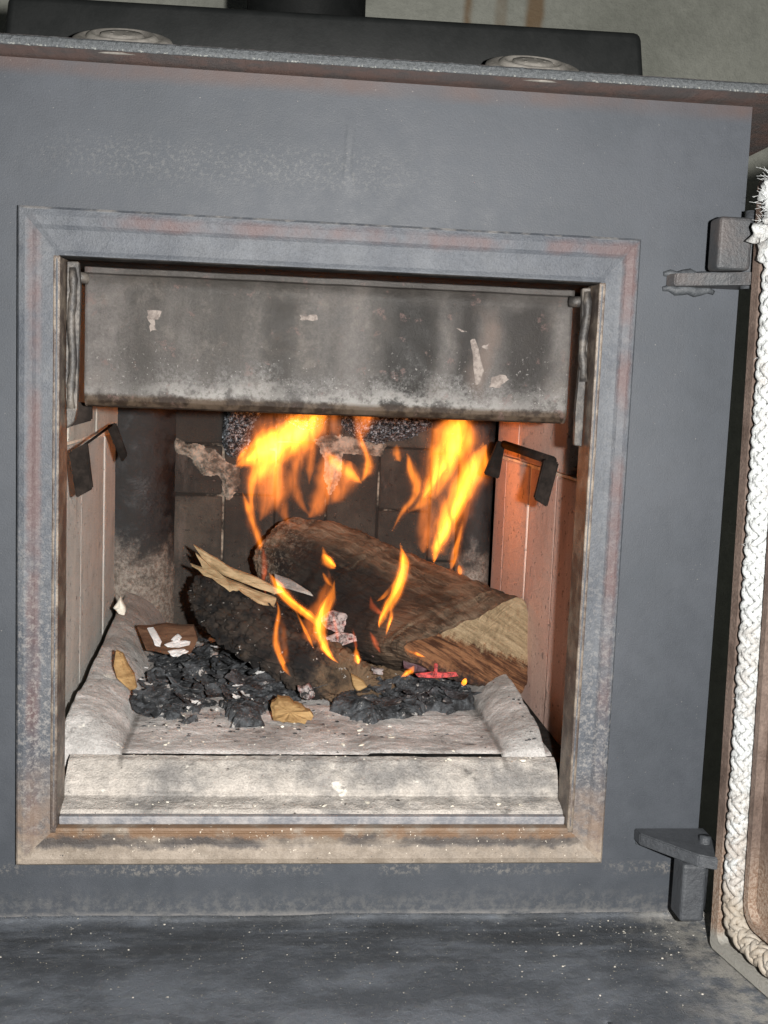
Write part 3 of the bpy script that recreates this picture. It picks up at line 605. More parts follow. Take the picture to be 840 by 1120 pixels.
# rope seal: braided strands along a rounded rectangle
path = [(.0215, .268), (.0215, .1), (.0215, -.05), (.0215, -.2), (.0215, -.236), (.024, -.253), (.033, -.2625), (.050, -.2645), (.12, -.2645), (.25, -.2645), (.378, -.2645)]
Pp = []
for a, b in zip(path, path[1:]):
    n = max(2, int(math.hypot(b[0] - a[0], b[1] - a[1]) / .0013)); Pp += [(a[0] + (b[0] - a[0]) * k / n, a[1] + (b[1] - a[1]) * k / n) for k in range(n)]
for _ in range(6): Pp = [Pp[0]] + [((Pp[k - 1][0] + Pp[k][0] + Pp[k + 1][0]) / 3, (Pp[k - 1][1] + Pp[k][1] + Pp[k + 1][1]) / 3) for k in range(1, len(Pp) - 1)] + [Pp[-1]]
bm = bmesh.new(); RC = .0072
for sgn in (1, -1):
    for st in range(5):
        pts = []; s_ = 0
        for k in range(len(Pp)):
            if k: s_ += math.hypot(Pp[k][0] - Pp[k - 1][0], Pp[k][1] - Pp[k - 1][1])
            k0, k1 = max(0, k - 1), min(len(Pp) - 1, k + 1); tx, tz = Pp[k1][0] - Pp[k0][0], Pp[k1][1] - Pp[k0][1]; L = math.hypot(tx, tz); tx /= L; tz /= L
            a = sgn * s_ / .0062 + st * math.pi * 2 / 5; rr_ = RC * (.82 + .13 * sgn * math.cos(2.5 * (s_ / .0062))) * (1 + .16 * noise.noise(Vector((s_ * 60, st, sgn))))
            pts.append(dp(Pp[k][0] + tz * rr_ * math.cos(a), .0065 + rr_ * math.sin(a) * .95, Pp[k][1] - tx * rr_ * math.cos(a)))
        tube(bm, pts, [.0025 + .0006 * noise.noise(Vector((k * .2, st, sgn))) for k in range(len(pts))], 6)
RP = obj('rope_seal', bm, M['rope'], DR, True)
bm = bmesh.new()
for k in range(420):
    top = k < 200; zc = random.uniform(.235, .282) if top else random.uniform(-.23, .25); p = dp(.0215 + random.uniform(-.006, .004), .010, zc); d = Vector((random.uniform(-1, .4), random.uniform(-.6, .6), random.uniform(-1, 1))).normalized() * (random.uniform(.006, .015) if top else random.uniform(.002, .0055)); d2 = Vector((random.uniform(-1, 1), random.uniform(-1, 1), random.uniform(-1, 1))) * .0015
    tube(bm, [p, p + d * .5 + d2, p + d], [.00022, .00016, .00008], 3)
tag(obj('loose_fibre', bm, M['rope'], RP), kind='stuff')
# frayed lumps where the rope ends meet
bm = bmesh.new()
for k, (u, z, r) in enumerate(((.018, .272, .008), (.014, .242, .010), (.022, .230, .009), (.020, .258, .007), (.026, .250, .009))): lump(bm, dp(u, .009, z), (r, r, r * 1.1), .7, 3, k)
tag(obj('frayed_end', bm, M['rope'], RP, True))
# knuckle blocks on the door side
def knuckle(b, par, mat): nbox('hinge_block', b, mat, par, .0028, 3)
knuckle((.2715, .2965, -.040, -.020, .2185, .2560), DR, M['hingeb'])
knuckle((.2765, .2955, -.046, -.024, -.2720, -.2262), DR, M['hinge'])
for z0, z1 in ((.2065, .262), (-.268, -.210)):
    bm = bmesh.new(); tube(bm, [(.2985, -.030, z0), (.2985, -.030, z1)], .0042, 16); obj('hinge_pin', bm, M['hinge'], ST, True)

# ---- things on the stove top
for px in (132, 587):
    c = at(px, 40, .0); c.z = .3500 + .0035 * (c.x + .05)
    pf_ = [(.033, .0), (.0335, .006), (.0325, .010), (.0300, .0128), (.0280, .0140), (.0265, .0125), (.0250, .0110), (.0240, .0120), (.0228, .0165), (.0212, .0188), (.0195, .0185), (.0180, .0140), (.0150, .0130), (.0135, .0190), (.008, .0200), (.004, .0202), (.0005, .0202)]
    bm = bmesh.new(); lathe(bm, (0, 0, 0), [(a_ * 1.05, b_ * .42) for a_, b_ in pf_], 64)
    for k in range(5):
        a_ = k * 1.2566; box(bm, -.0015 + .008 * math.cos(a_), .0015 + .008 * math.cos(a_), -.003 + .008 * math.sin(a_), .003 + .008 * math.sin(a_), .004, .0085, .0006, 1)
    T_ = Matrix.Translation(Vector((c.x, c.y + .010, c.z + .0090))) @ Matrix.Rotation(math.radians(26), 4, 'X'); bmesh.ops.transform(bm, matrix=T_, verts=bm.verts)
    obj('domed_cap', bm, M['chrome'], ST, True)
bm = bmesh.new(); box(bm, -.2490, .2385, .045, .115, .3520, .4030, .006, 3)
for v in bm.verts:
    v.co.z += .0035 * (v.co.x + .05) + .002 * (v.co.x / .24)
    if v.co.x > .2: v.co.x -= (v.co.z - .36) * .13
    if v.co.x < -.2: v.co.x += (v.co.z - .36) * .10
BR = obj('iron_bar', bm, M['black'], None, True); tag(BR, 'long matt black bar with slanted ends lying along the top of the stove', 'bar')
bm = bmesh.new(); tube(bm, [(-.020, .47, .352), (-.020, .47, 1.6)], .066, 40); obj('flue_pipe', bm, M['black'], ST, True)

# ------------------------------------------------------------------ wood, charcoal and ash in the firebox
def loft(name, stations, mat, parent, nu=70, nv=64, amp=.002, cap=False, seed=0.0, ridges=0.0, crk=.0035, origin=None):
    bm = bmesh.new(); uvl = bm.loops.layers.uv.new('UVMap'); rows = []
    def crack(p, f):
        d = noise.voronoi(p * f + Vector((1, 1, 1)) * .35 * noise.noise(p * f * 1.5))[0]; return 1 - min(1, (d[1] - d[0]) * 4)
    for i in range(nu):
        t = i / (nu - 1); n = len(stations) - 1; K = [cr([st[k] for st in stations], t) for k in range(len(stations[0]))]; row = []
        cen = sum(K, Vector()) / len(K)
        for j in range(nv):
            p = crc(K, j / nv); d = (p - cen).normalized()
            p = p + d * (amp * fb(p * 1.0, 28) + amp * .5 * fb(p, 110) + amp * .8 * fb(Vector((t * 3, j / nv * 40, seed)), 1) + ridges * noise.noise(Vector((t * 26, j / nv * 7, seed))) - crk * crack(p, 62) * (1 if seed > 2 else min(1, max(0, 1 - abs(t - .52) * 4))))
            row.append(bm.verts.new(p))
        rows.append(row)
    for i in range(nu - 1):
        for j in range(nv):
            f = bm.faces.new((rows[i][j], rows[i + 1][j], rows[i + 1][(j + 1) % nv], rows[i][(j + 1) % nv]))
            for lp, (a, b) in zip(f.loops, ((i, j), (i + 1, j), (i + 1, j + 1), (i, j + 1))): lp[uvl].uv = (a / (nu - 1), b / nv)
    ends = []
    for row in (rows[0], rows[-1]):
        c = sum((v.co for v in row), Vector()) / len(row); ends.append(([v.co.copy() for v in row], c))
        if row is rows[-1] or not cap: 
            cv = bm.verts.new(c)
            for j in range(nv): bm.faces.new((row[j], row[(j + 1) % nv], cv))
    o = obj(name, bm, mat, parent, True); return o, ends[0]
def A(*p): return at(*p)
LG = thing('split_log', at(430, 700, .26), 'large split log with scorched brown back and pale tan end by the pink bricks', 'log')
stn = [
 [A(570, 655, .262), A(525, 673, .225), A(478, 694, .200), A(444, 708, .193), A(470, 732, .198), A(520, 748, .215), A(572, 758, .240), A(578, 705, .262)],
 [A(540, 643, .300), A(500, 655, .255), A(455, 680, .222), A(428, 703, .210), A(440, 722, .22), A(495, 742, .25), A(548, 752, .30), A(556, 700, .32)],
 [A(495, 624, .335), A(455, 640, .290), A(415, 668, .255), A(398, 698, .245), A(405, 718, .255), A(440, 735, .29), A(505, 735, .35), A(520, 680, .365)],
 [A(437, 600, .365), A(405, 612, .325), A(372, 645, .300), A(350, 685, .290), A(355, 705, .30), A(400, 715, .33), A(450, 710, .39), A(465, 650, .40)],
 [A(385, 578, .390), A(355, 590, .360), A(330, 620, .345), A(318, 658, .340), A(322, 680, .35), A(360, 690, .37), A(400, 680, .42), A(420, 625, .425)],
 [A(340, 568, .405), A(315, 578, .385), A(296, 600, .375), A(288, 632, .370), A(298, 655, .375), A(325, 660, .39), A(360, 650, .43), A(370, 600, .435)],
 [A(310, 572, .415), A(296, 582, .40), A(281, 600, .392), A(278, 620, .388), A(288, 640, .392), A(305, 645, .40), A(325, 635, .43), A(330, 600, .435)]]
lo, (cap, cc) = loft('charred_back', stn, M['log'], LG, 170, 150, .0024, True, 1.0, .0022, .0025)
bm = bmesh.new(); K = 14; rows = []
for k in range(K):
    t = k / K; rows.append([bm.verts.new(p.lerp(cc, t) + Vector((.3, -1, .1)).normalized() * (0 if k == 0 else (.0014 * fb(p.lerp(cc, t), 60, 5) + .0016 * noise.noise(Vector(((p.lerp(cc, t).x * .5 + p.lerp(cc, t).z * .85) * 260, 0, 0)))))) for p in cap])
for a, b in zip(rows, rows[1:]):
    for j in range(len(a)): bm.faces.new((a[j], a[(j + 1) % len(a)], b[(j + 1) % len(a)], b[j]))
cv = bm.verts.new(cc)
for j in range(len(rows[-1])): bm.faces.new((rows[-1][j], rows[-1][(j + 1) % len(rows[-1])], cv))
tag(obj('split_face', bm, M['cut'], LG, False), label='pale tan split face of the log, burnt brown along its lower edge')
CL = thing('charred_log', at(300, 740, .22), 'smaller black charred log lying in front, its near end brown', 'log')
stn = [
 [A(392, 728, .205), A(414, 742, .205), A(420, 757, .202), A(402, 768, .200), A(372, 768, .205), A(358, 750, .215), A(370, 735, .215)],
 [A(365, 705, .230), A(392, 722, .240), A(400, 745, .225), A(372, 768, .205), A(340, 758, .21), A(332, 735, .215), A(345, 715, .22)],
 [A(330, 685, .265), A(365, 700, .29), A(372, 730, .28), A(345, 758, .225), A(310, 748, .225), A(296, 720, .235), A(308, 700, .245)],
 [A(285, 655, .30), A(320, 670, .33), A(330, 700, .31), A(305, 730, .25), A(268, 722, .25), A(250, 695, .26), A(262, 670, .28)],
 [A(240, 632, .335), A(275, 645, .36), A(285, 675, .35), A(262, 705, .28), A(232, 695, .28), A(218, 668, .30), A(224, 645, .32)],
 [A(218, 628, .36), A(240, 636, .375), A(250, 660, .37), A(236, 685, .32), A(216, 680, .31), A(206, 660, .33), A(208, 640, .35)]]
loft('burnt_wood', stn, M['charlog'], CL, 150, 130, .0045, False, 4.0, .002, .0040)
def slab(name, pts, mat, parent, th=.004, jit=.0020, nrm=(0, 1, 0), smooth=False, sub=2):
    """irregular flat piece: traced outline with a depth for each corner, thickness th away from the viewer"""
    P = []; n = len(pts)
    for i in range(n):
        a, b = pts[i], pts[(i + 1) % n]
        for k in range(sub):
            t = k / sub; q = a.lerp(b, t); P.append(q + Vector((noise.noise(q * 400), noise.noise(q * 400 + Vector((5, 0, 0))), noise.noise(q * 400 + Vector((0, 5, 0))))) * jit)
    c = sum(P, Vector()) / len(P); bm = bmesh.new(); off = Vector(nrm) * th
    R = [[bm.verts.new(c.lerp(p, f) + Vector((0, 0, 0)) + off * o_ - Vector(nrm) * (jit * 1.2 * abs(noise.noise(c.lerp(p, f) * 200)) * (o_ == 0))) for p in P] for f, o_ in ((.45, 0), (.8, 0), (1, .15), (1, .85), (.9, 1))]
    for a, b in zip(R, R[1:]):
        for j in range(len(a)): bm.faces.new((a[j], a[(j + 1) % len(a)], b[(j + 1) % len(a)], b[j]))
    for row in (R[0], R[-1]):
        cv = bm.verts.new(sum((v.co for v in row), Vector()) / len(row))
        for j in range(len(row)): bm.faces.new((row[j], row[(j + 1) % len(row)], cv))
    return obj(name, bm, mat, parent, smooth)
sl = slab('bark_splinter', [A(211, 596, .335), A(225, 605, .333), A(255, 622, .325), A(282, 632, .315), A(310, 648, .305), A(300, 650, .305), A(275, 641, .312), A(245, 630, .325), A(222, 612, .33)], M['bark'], None, .006, .0010, sub=3)
tag(sl, 'thin pale splinter edge, upper of two lying on the charred log', 'splinter')
sl = slab('bark_splinter', [A(213, 604, .330), A(243, 631, .322), A(275, 645, .310), A(302, 655, .30), A(300, 664, .29), A(283, 660, .29), A(262, 646, .297), A(252, 647, .30), A(232, 634, .31), A(209, 620, .32), A(209, 617, .32), A(222, 622, .32)], M['bark'], None, .007, .0018, sub=3)
tag(sl, 'broad tan bark splinter with ragged end, lower of two lying on the charred log', 'splinter')
sl = slab('bark_splinter', [A(300, 628, .33), A(318, 634, .325), A(340, 648, .315), A(343, 652, .31), A(318, 646, .315), A(303, 640, .32)], M['sill'], None, .004, .001); tag(sl, 'grey curled splinter between the two logs behind the small flames', 'splinter')
sl = slab('wood_chip', [A(127, 712, .205), A(134, 716, .205), A(146, 738, .195), A(149, 752, .185), A(144, 757, .182), A(128, 742, .188), A(124, 728, .195)], M['chip'], None, .007, .001); tag(sl, 'flat tan wood chip leaning on the left ash ramp', 'wood chip')
sl = slab('wood_chip', [A(296, 772, .155), A(302, 763, .157), A(318, 766, .155), A(330, 772, .152), A(342, 783, .145), A(334, 792, .142), A(315, 792, .141), A(298, 788, .144)], M['chip'], None, .010, .003, sub=3); tag(sl, 'glossy golden brown wood chip at the front of the charcoal', 'wood chip')
sl = slab('wood_chip', [A(384, 738, .20), A(398, 745, .199), A(402, 752, .198), A(392, 757, .197), A(386, 750, .199)], M['chip'], None, .006, .001); tag(sl, 'small orange tan chip on the near end of the charred log', 'wood chip')
sl = slab('brick_crumb', [A(124, 665, .345), A(131, 653, .345), A(137, 665, .34), A(136, 673, .335), A(129, 671, .335)], M['crumb'], None, .008, .0015); tag(sl, 'pale triangular crumb lying at the foot of the left wall', 'crumb')
WB = thing('burnt_board', A(183, 715, .27), 'brown burnt board crusted with white ash in the left of the firebox', 'board')
slab('board', [A(150, 686, .300), A(180, 684, .298), A(212, 686, .292), A(216, 700, .275), A(208, 716, .255), A(182, 716, .25), A(160, 712, .262)], M['brown'], WB, .012, .002)
for q in ([(161, 687), (167, 686), (177, 702), (175, 708), (170, 706)], [(180, 705), (192, 700), (208, 702), (207, 706), (195, 708), (185, 709)], [(184, 712), (200, 710), (206, 713), (196, 718), (187, 718)], [(187, 700), (194, 693), (199, 698), (195, 701)]):
    slab('ash_flake', [A(x, y, .292 - (y - 686) * .0016) for x, y in q], M['white'], WB, .003, .0012, sub=3)

# charcoal heap: ragged crumpled sheets on the ash floor
def inpoly(P, x, y):
    c = False; dm = 9
    for i in range(len(P)):
        (x1, y1), (x2, y2) = P[i], P[i - 1]
        if (y1 > y) != (y2 > y) and x < (x2 - x1) * (y - y1) / (y2 - y1) + x1: c = not c
        dx, dy = x2 - x1, y2 - y1; t = max(0, min(1, ((x - x1) * dx + (y - y1) * dy) / (dx * dx + dy * dy + 1e-12))); dm = min(dm, math.hypot(x - x1 - t * dx, y - y1 - t * dy))
    return dm if c else -dm
def heap(name, px, hmax, seed, mat, rag=.010, res=.0013, curl=1.0):
    P = [tuple(atz(x, y, -.176)[:2]) for x, y in px]; x0, x1 = min(p[0] for p in P), max(p[0] for p in P); y0, y1 = min(p[1] for p in P), max(p[1] for p in P)
    nx, ny = int((x1 - x0) / res) + 8, int((y1 - y0) / res) + 8; bm = bmesh.new(); V = {}
    for i in range(nx):
        for j in range(ny):
            x, y = x0 + (i - 4) * res, y0 + (j - 4) * res; d = inpoly(P, x, y) + rag * fb((x, y, seed), 38, 4)
            if d < -.003: continue
            f = min(1, max(0, d / .012)); rn = 1 - abs(noise.noise(Vector((x * 95, y * 95, seed)) + Vector((1, 1, 0)) * .8 * noise.noise(Vector((x * 60, y * 60, 3))))) * 2
            r2 = 1 - abs(noise.noise(Vector((x * 260, y * 260, seed)))) * 2
            z = -.1785 + (f ** .6) * hmax * (.45 + .45 * fb((x, y, seed + 9), 22, 3)) + curl * min(1, max(0, d / .004)) * (.0055 * max(0, rn) + .0022 * max(0, r2)) + min(0, d) * .6
            V[i, j] = bm.verts.new((x + .001 * noise.noise(Vector((x * 300, y * 300, 8))), y + .001 * noise.noise(Vector((x * 300, y * 300, 18))), z))
    for (i, j), v in V.items():
        if (i + 1, j) in V and (i + 1, j + 1) in V and (i, j + 1) in V: bm.faces.new((v, V[i + 1, j], V[i + 1, j + 1], V[i, j + 1]))
    for v in [v for v in bm.verts if not v.link_faces]: bm.verts.remove(v)
    return tag(obj(name, bm, mat, None, False), kind='stuff')
o = heap('charcoal_heap', [(150, 715), (215, 690), (300, 690), (345, 720), (350, 760), (300, 770), (290, 793), (262, 790), (240, 760), (205, 785), (165, 782), (140, 770), (160, 745), (150, 730)], .009, 1.0, M['charcoal'], .026, curl=.5)
tag(o, 'crumpled black charcoal flakes heaped over the ash at the left', 'charcoal')
o = heap('charcoal_heap', [(350, 775), (380, 765), (420, 745), (470, 742), (515, 750), (522, 768), (500, 778), (470, 775), (440, 785), (405, 790), (380, 782)], .020, 5.0, M['charcoal'], .009, curl=.45)
tag(o, 'rounded black charcoal mound under the right side of the logs', 'charcoal')
o = heap('ash_bank', [(175, 660), (215, 650), (300, 690), (440, 700), (520, 730), (470, 760), (380, 765), (290, 730), (200, 705)], .030, 9.0, M['charlog'], .010, .0022, .5)
tag(o, 'dark bed of burnt wood and ash under the logs', 'ash bed')
# individual flakes of charcoal
fk = []
for k in range(7):
    bm = bmesh.new(); n = 22; R_ = [1 + .55 * noise.noise(Vector((math.cos(a) * 1.6, math.sin(a) * 1.6, k * 3.1))) + random.uniform(-.16, .16) for a in [2 * math.pi * i / n for i in range(n)]]
    asp = random.uniform(.45, .85); cv_ = random.uniform(.15, .5) * random.choice((-1, 1))
    def zf(x, y): return cv_ * x * x + .16 * noise.noise(Vector((x * 2.2, y * 2.2, k * 5))) + .08 * noise.noise(Vector((x * 6, y * 6, k * 5)))
    lays = []
    for dz in (.035, -.035):
        rows = []
        for ring_ in (1.0, .7, .38):
            rows.append([bm.verts.new((ring_ * R_[i] * math.cos(2 * math.pi * i / n), ring_ * R_[i] * asp * math.sin(2 * math.pi * i / n), dz * (.3 if ring_ == 1 else 1) + zf(ring_ * math.cos(2 * math.pi * i / n), ring_ * math.sin(2 * math.pi * i / n)))) for i in range(n)])
        for a, b in zip(rows, rows[1:]):
            for i in range(n): bm.faces.new((a[i], a[(i + 1) % n], b[(i + 1) % n], b[i]))
        bm.faces.new(rows[-1]); lays.append(rows[0])
    for i in range(n): bm.faces.new((lays[0][i], lays[1][i], lays[1][(i + 1) % n], lays[0][(i + 1) % n]))
    bmesh.ops.recalc_face_normals(bm, faces=bm.faces); me = bpy.data.meshes.new('charcoal_flake'); bm.to_mesh(me); bm.free(); me.materials.append(M['charcoal']); fk.append(me)
ME_ASH = []
for k in range(3):
    me = fk[k].copy(); me.name = 'ash_flake'; me.materials.clear(); me.materials.append(M['white'] if k == 0 else M['ash2']); ME_ASH.append(me)
regs = [(225, 728, 72, 34, 78), (305, 758, 42, 26, 40), (180, 758, 42, 22, 34), (440, 762, 72, 17, 40), (270, 705, 60, 20, 24), (240, 690, 30, 18, 10)]
cnt = 0
for cx, cy_, rx, ry, n in regs:
    for k in range(n):
        a, r_ = random.uniform(0, 6.283), math.sqrt(random.random())
        if 285 < cx + rx * r_ * math.cos(a) < 352 and cy_ + ry * r_ * math.sin(a) > 756: continue
        p = atz(cx + rx * r_ * math.cos(a), cy_ + ry * r_ * math.sin(a), -.168); s_ = random.choice((.004, .006, .008, .010, .013, .017)) * random.uniform(.8, 1.2)
        o = bpy.data.objects.new('charcoal_flake', fk[cnt % 7]); sc.collection.objects.link(o); o.location = (p.x, p.y, -.166 + random.uniform(-.006, .008) * (1 - r_ * .6)); o.scale = (s_, s_, s_ * random.uniform(.5, 1.0))
        o.rotation_euler = (random.uniform(-.15, .6), random.uniform(-.35, .35), random.uniform(0, 6.28)); cnt += 1
        side = 'left of the logs' if cx < 350 else 'under the right side of the logs'
        tag(o, 'thin curled black charcoal flake lying in the heap ' + side, 'charcoal', 'charcoal flakes heaped ' + side)
for k in range(22):
    a, r_ = random.uniform(0, 6.283), math.sqrt(random.random()); px_, py_ = 235 + 85 * r_ * math.cos(a), 738 + 42 * r_ * math.sin(a)
    if px_ > 285 and py_ > 750: continue
    p = atz(px_, py_, -.162); s_ = random.uniform(.002, .0065); o = bpy.data.objects.new('ash_flake', ME_ASH[k % 3]); sc.collection.objects.link(o); o.location = (p.x, p.y, -.161); o.scale = (s_, s_, s_); o.rotation_euler = (random.uniform(0, .6), random.uniform(-.3, .3), random.uniform(0, 6.28))
    tag(o, 'small pale grey ash flake lying on the black charcoal left of the logs', 'ash flake', 'pale ash flakes on the charcoal')
# crumbs of ash on floor and sill
bm = bmesh.new()
for k in range(150):
    if k < 100: x, y = random.uniform(-.15, .15), random.uniform(.066, .20); z = -.1775
    elif k < 128: x, y = random.uniform(-.19, .19), random.uniform(.010, .03); z = -.2030
    else: x, y = random.uniform(-.19, .19), random.uniform(.045, .06); z = -.178
    r_ = random.choice((.0004, .0005, .0006, .0007, .0009, .0016)) * random.uniform(.7, 1.2); lump(bm, (x, y, z), (r_ * random.uniform(1, 2.2), r_ * 1.1, r_ * .6), .9, 1, k, random.uniform(0, 3))
tag(obj('ash_crumb', bm, M['crumb'], None), 'pale crumbs of ash and mortar strewn over hearth floor and sill', 'ash crumbs', kind='stuff')
bm = bmesh.new()
for k in range(170):
    x, y = random.uniform(-.15, .15), random.uniform(.10, .22); r_ = random.choice((.0004, .0006, .0008, .0014)); lump(bm, (x, y, -.1772), (r_ * 1.5, r_, r_ * .5), .6, 1, k)
for k in range(60):
    t = random.random(); x = .16 + .03 * t; y = random.uniform(.07, .2); lump(bm, (x, y, -.181 + (.014 + .012 * min(1, (y - .06) / .1)) * math.sin(t * 1.2) ** .8 + .001), (.0014, .0012, .0007), .5, 1, k)
tag(obj('charcoal_crumb', bm, M['charcoal'], None), 'tiny black charcoal crumbs sprinkled on the ash floor', 'charcoal crumbs', kind='stuff')
bm = bmesh.new()
for k in range(420):
    x = random.uniform(-.28, .34) if k < 250 else random.gauss(.27, .05); y = -.004 - abs(random.gauss(0, .06)); r_ = random.choice((.0002, .0002, .0003, .0003, .0004, .0006)) * random.uniform(.7, 1.3)
    lump(bm, (x, y, -.2895), (r_ * 1.4, r_, r_ * .8), .5, 1, k)
tag(obj('shelf_grit', bm, mat_plain('grey_grit', (.16, .155, .14), .95, col2=(.42, .40, .35), sc2=300), None), 'fine pale ash grit scattered over the dark shelf below the opening', 'ash grit', kind='stuff')
# embers
for q, Y, mt, lab in (([(350, 676), (364, 668), (384, 672), (398, 684), (390, 696), (372, 694), (356, 688)], .245, 'ember', 'pink grey ember lying between the logs behind the central flame'),
    ([(400, 680), (407, 686), (418, 702), (432, 716), (422, 722), (404, 714), (398, 700)], .238, 'ember', 'tall pink grey ember behind the small drop shaped flame'),
    ([(345, 702), (372, 692), (392, 694), (396, 700), (374, 706), (362, 716), (350, 712)], .235, 'ember', 'flat whitish ember under the central flame'),
    ([(348, 718), (368, 722), (400, 730), (420, 733), (418, 737), (385, 738), (360, 732)], .215, 'ember', 'long pinkish ember along the rim of the charred log'),
    ([(440, 716), (470, 722), (474, 732), (458, 736), (442, 732)], .205, 'dull', 'dark violet coal block beside the burning right ember'),
    ([(455, 738), (475, 736), (500, 737), (502, 740), (480, 742), (458, 741)], .192, 'red', 'long glowing red ember beneath the split log'),
    ([(476, 727), (479, 727), (478, 741), (475, 741)], .186, 'red', 'small upright red glowing stick crossing the long ember'),
    ([(326, 752), (338, 748), (346, 760), (336, 766), (328, 762)], .195, 'ember', 'small pink white ember below the left curling flame')):
    if mt == 'dull': M['dull'] = M.get('dull') or mat_plain('violet_coal', (.05, .022, .030), .6, col2=(.11, .05, .06))
    o = slab('ember', [A(x, y, Y + (744 - y) * .0004) for x, y in q], M[mt], None, .006, .0006 if mt == 'red' else .0025, sub=2 if mt == 'red' else 3); tag(o, lab, 'ember')

# ------------------------------------------------------------------ flames: glowing gas bodies, thick where they are bright
def mat_flame(name, k, col=(1, .245, .016)):
    m = bpy.data.materials.new(name); m.use_nodes = True; t = m.node_tree; t.nodes.clear(); o = t.nodes.new('ShaderNodeOutputMaterial'); e = t.nodes.new('ShaderNodeEmission'); e.inputs[0].default_value = (*col, 1)
    tc = t.nodes.new('ShaderNodeNewGeometry'); mp = t.nodes.new('ShaderNodeMapping'); mp.inputs['Scale'].default_value = (1, .6, .3); mp.inputs['Rotation'].default_value = (0, .5, 0); nz = t.nodes.new('ShaderNodeTexNoise'); nz.inputs['Scale'].default_value = 95; nz.inputs['Detail'].default_value = 2; nz.inputs['Distortion'].default_value = .9
    mr = t.nodes.new('ShaderNodeMapRange'); mr.inputs[1].default_value = .35; mr.inputs[2].default_value = .68; mr.inputs[3].default_value = k * .35; mr.inputs[4].default_value = k * 1.75
    t.links.new(tc.outputs['Position'], mp.inputs[0]); t.links.new(mp.outputs[0], nz.inputs['Vector']); t.links.new(nz.outputs[0], mr.inputs[0]); t.links.new(mr.outputs[0], e.inputs[1]); t.links.new(e.outputs[0], o.inputs['Volume']); return m
FM = dict(halo=mat_flame('flame_halo', 13, (1, .22, .03)), hot=mat_flame('flame_hot', 290), mid=mat_flame('flame_mid', 72), faint=mat_flame('flame_faint', 28, (1, .23, .03)), red=mat_flame('flame_red', 55, (1, .16, .04)))
def tongue(pts, mk, parent, depth=.8, dy=.0):
    if mk in ('hot', 'mid'): depth *= 2.3 if pts[0][3] < .26 else 1.5

    """pts: (px, py, width px, Y): a closed lens shaped body swept along a curve"""
    C_ = [at(x, y, Y + dy) for x, y, w_, Y in pts]; W_ = [w_ / 1200 * (Y + .82) for x, y, w_, Y in pts]; n = 14 * len(pts); nv = 22; bm = bmesh.new(); rows = []
    P = [cr(C_, i / (n - 1)) for i in range(n)]; Wd = [max(.0003, cr(W_, i / (n - 1))) for i in range(n)]
    for i in range(n):
        t = (P[min(i + 1, n - 1)] - P[max(i - 1, 0)]).normalized(); sd = t.cross(Vector((0, 1, 0))).normalized(); row = []; w2 = Wd[i] / 2 * ((1.25 if Wd[0] > 9 or pts[0][3] > .3 else 1.05) + .22 * noise.noise(Vector((i * .13, pts[0][0], 0))))
        tp_ = min(1, i / (n * .22) + .03, (n - 1 - i) / (n * .22) + .03); w2 *= tp_ ** .6
        for j in range(nv):
            a = 2 * math.pi * j / nv; u = math.cos(a); h = (1 - u * u) ** 3.0 * (1 if math.sin(a) >= 0 else -1)
            row.append(bm.verts.new(P[i] + sd * u * w2 + Vector((0, 1, 0)) * h * w2 * depth))
        rows.append(row)
    for a, b in zip(rows, rows[1:]):
        for j in range(nv): bm.faces.new((a[j], a[(j + 1) % nv], b[(j + 1) % nv], b[j]))
    bm.faces.new(rows[0][::-1]); bm.faces.new(rows[-1])
    o = obj('tongue', bm, FM[mk], parent, True)
    return o
def flame(base, label, tongues, group='flames on the logs'):
    r_ = thing('flame', base, label, 'flame', group)
    for i, (mk, dp_, pts) in enumerate(tongues):
        if mk in ('hot', 'mid'):
            q = [(x + random.uniform(-1.2, 1.2), y, (w_ * 1.5 + 3) if Y > .3 else (w_ * 1.3 + 1), Y) for x, y, w_, Y in pts]; tongue(q, 'halo', r_, dp_ * .8, .002)
        if mk == 'hot': tongue([(x + random.uniform(-.8, .8), y, w_ * .55, Y) for x, y, w_, Y in pts[1:]] if len(pts) > 3 else pts, 'hot', r_, dp_, .0); tongue(pts, 'mid', r_, dp_, .001)
        elif mk == 'mid': tongue(pts, 'mid', r_, dp_, .0)
        else: tongue([(x, y, w_ * 1.3, Y) for x, y, w_, Y in pts], mk, r_, dp_, .0)
    return r_
def Yd(Y, pts): return [(x, y, w_, Y) for x, y, w_ in pts]
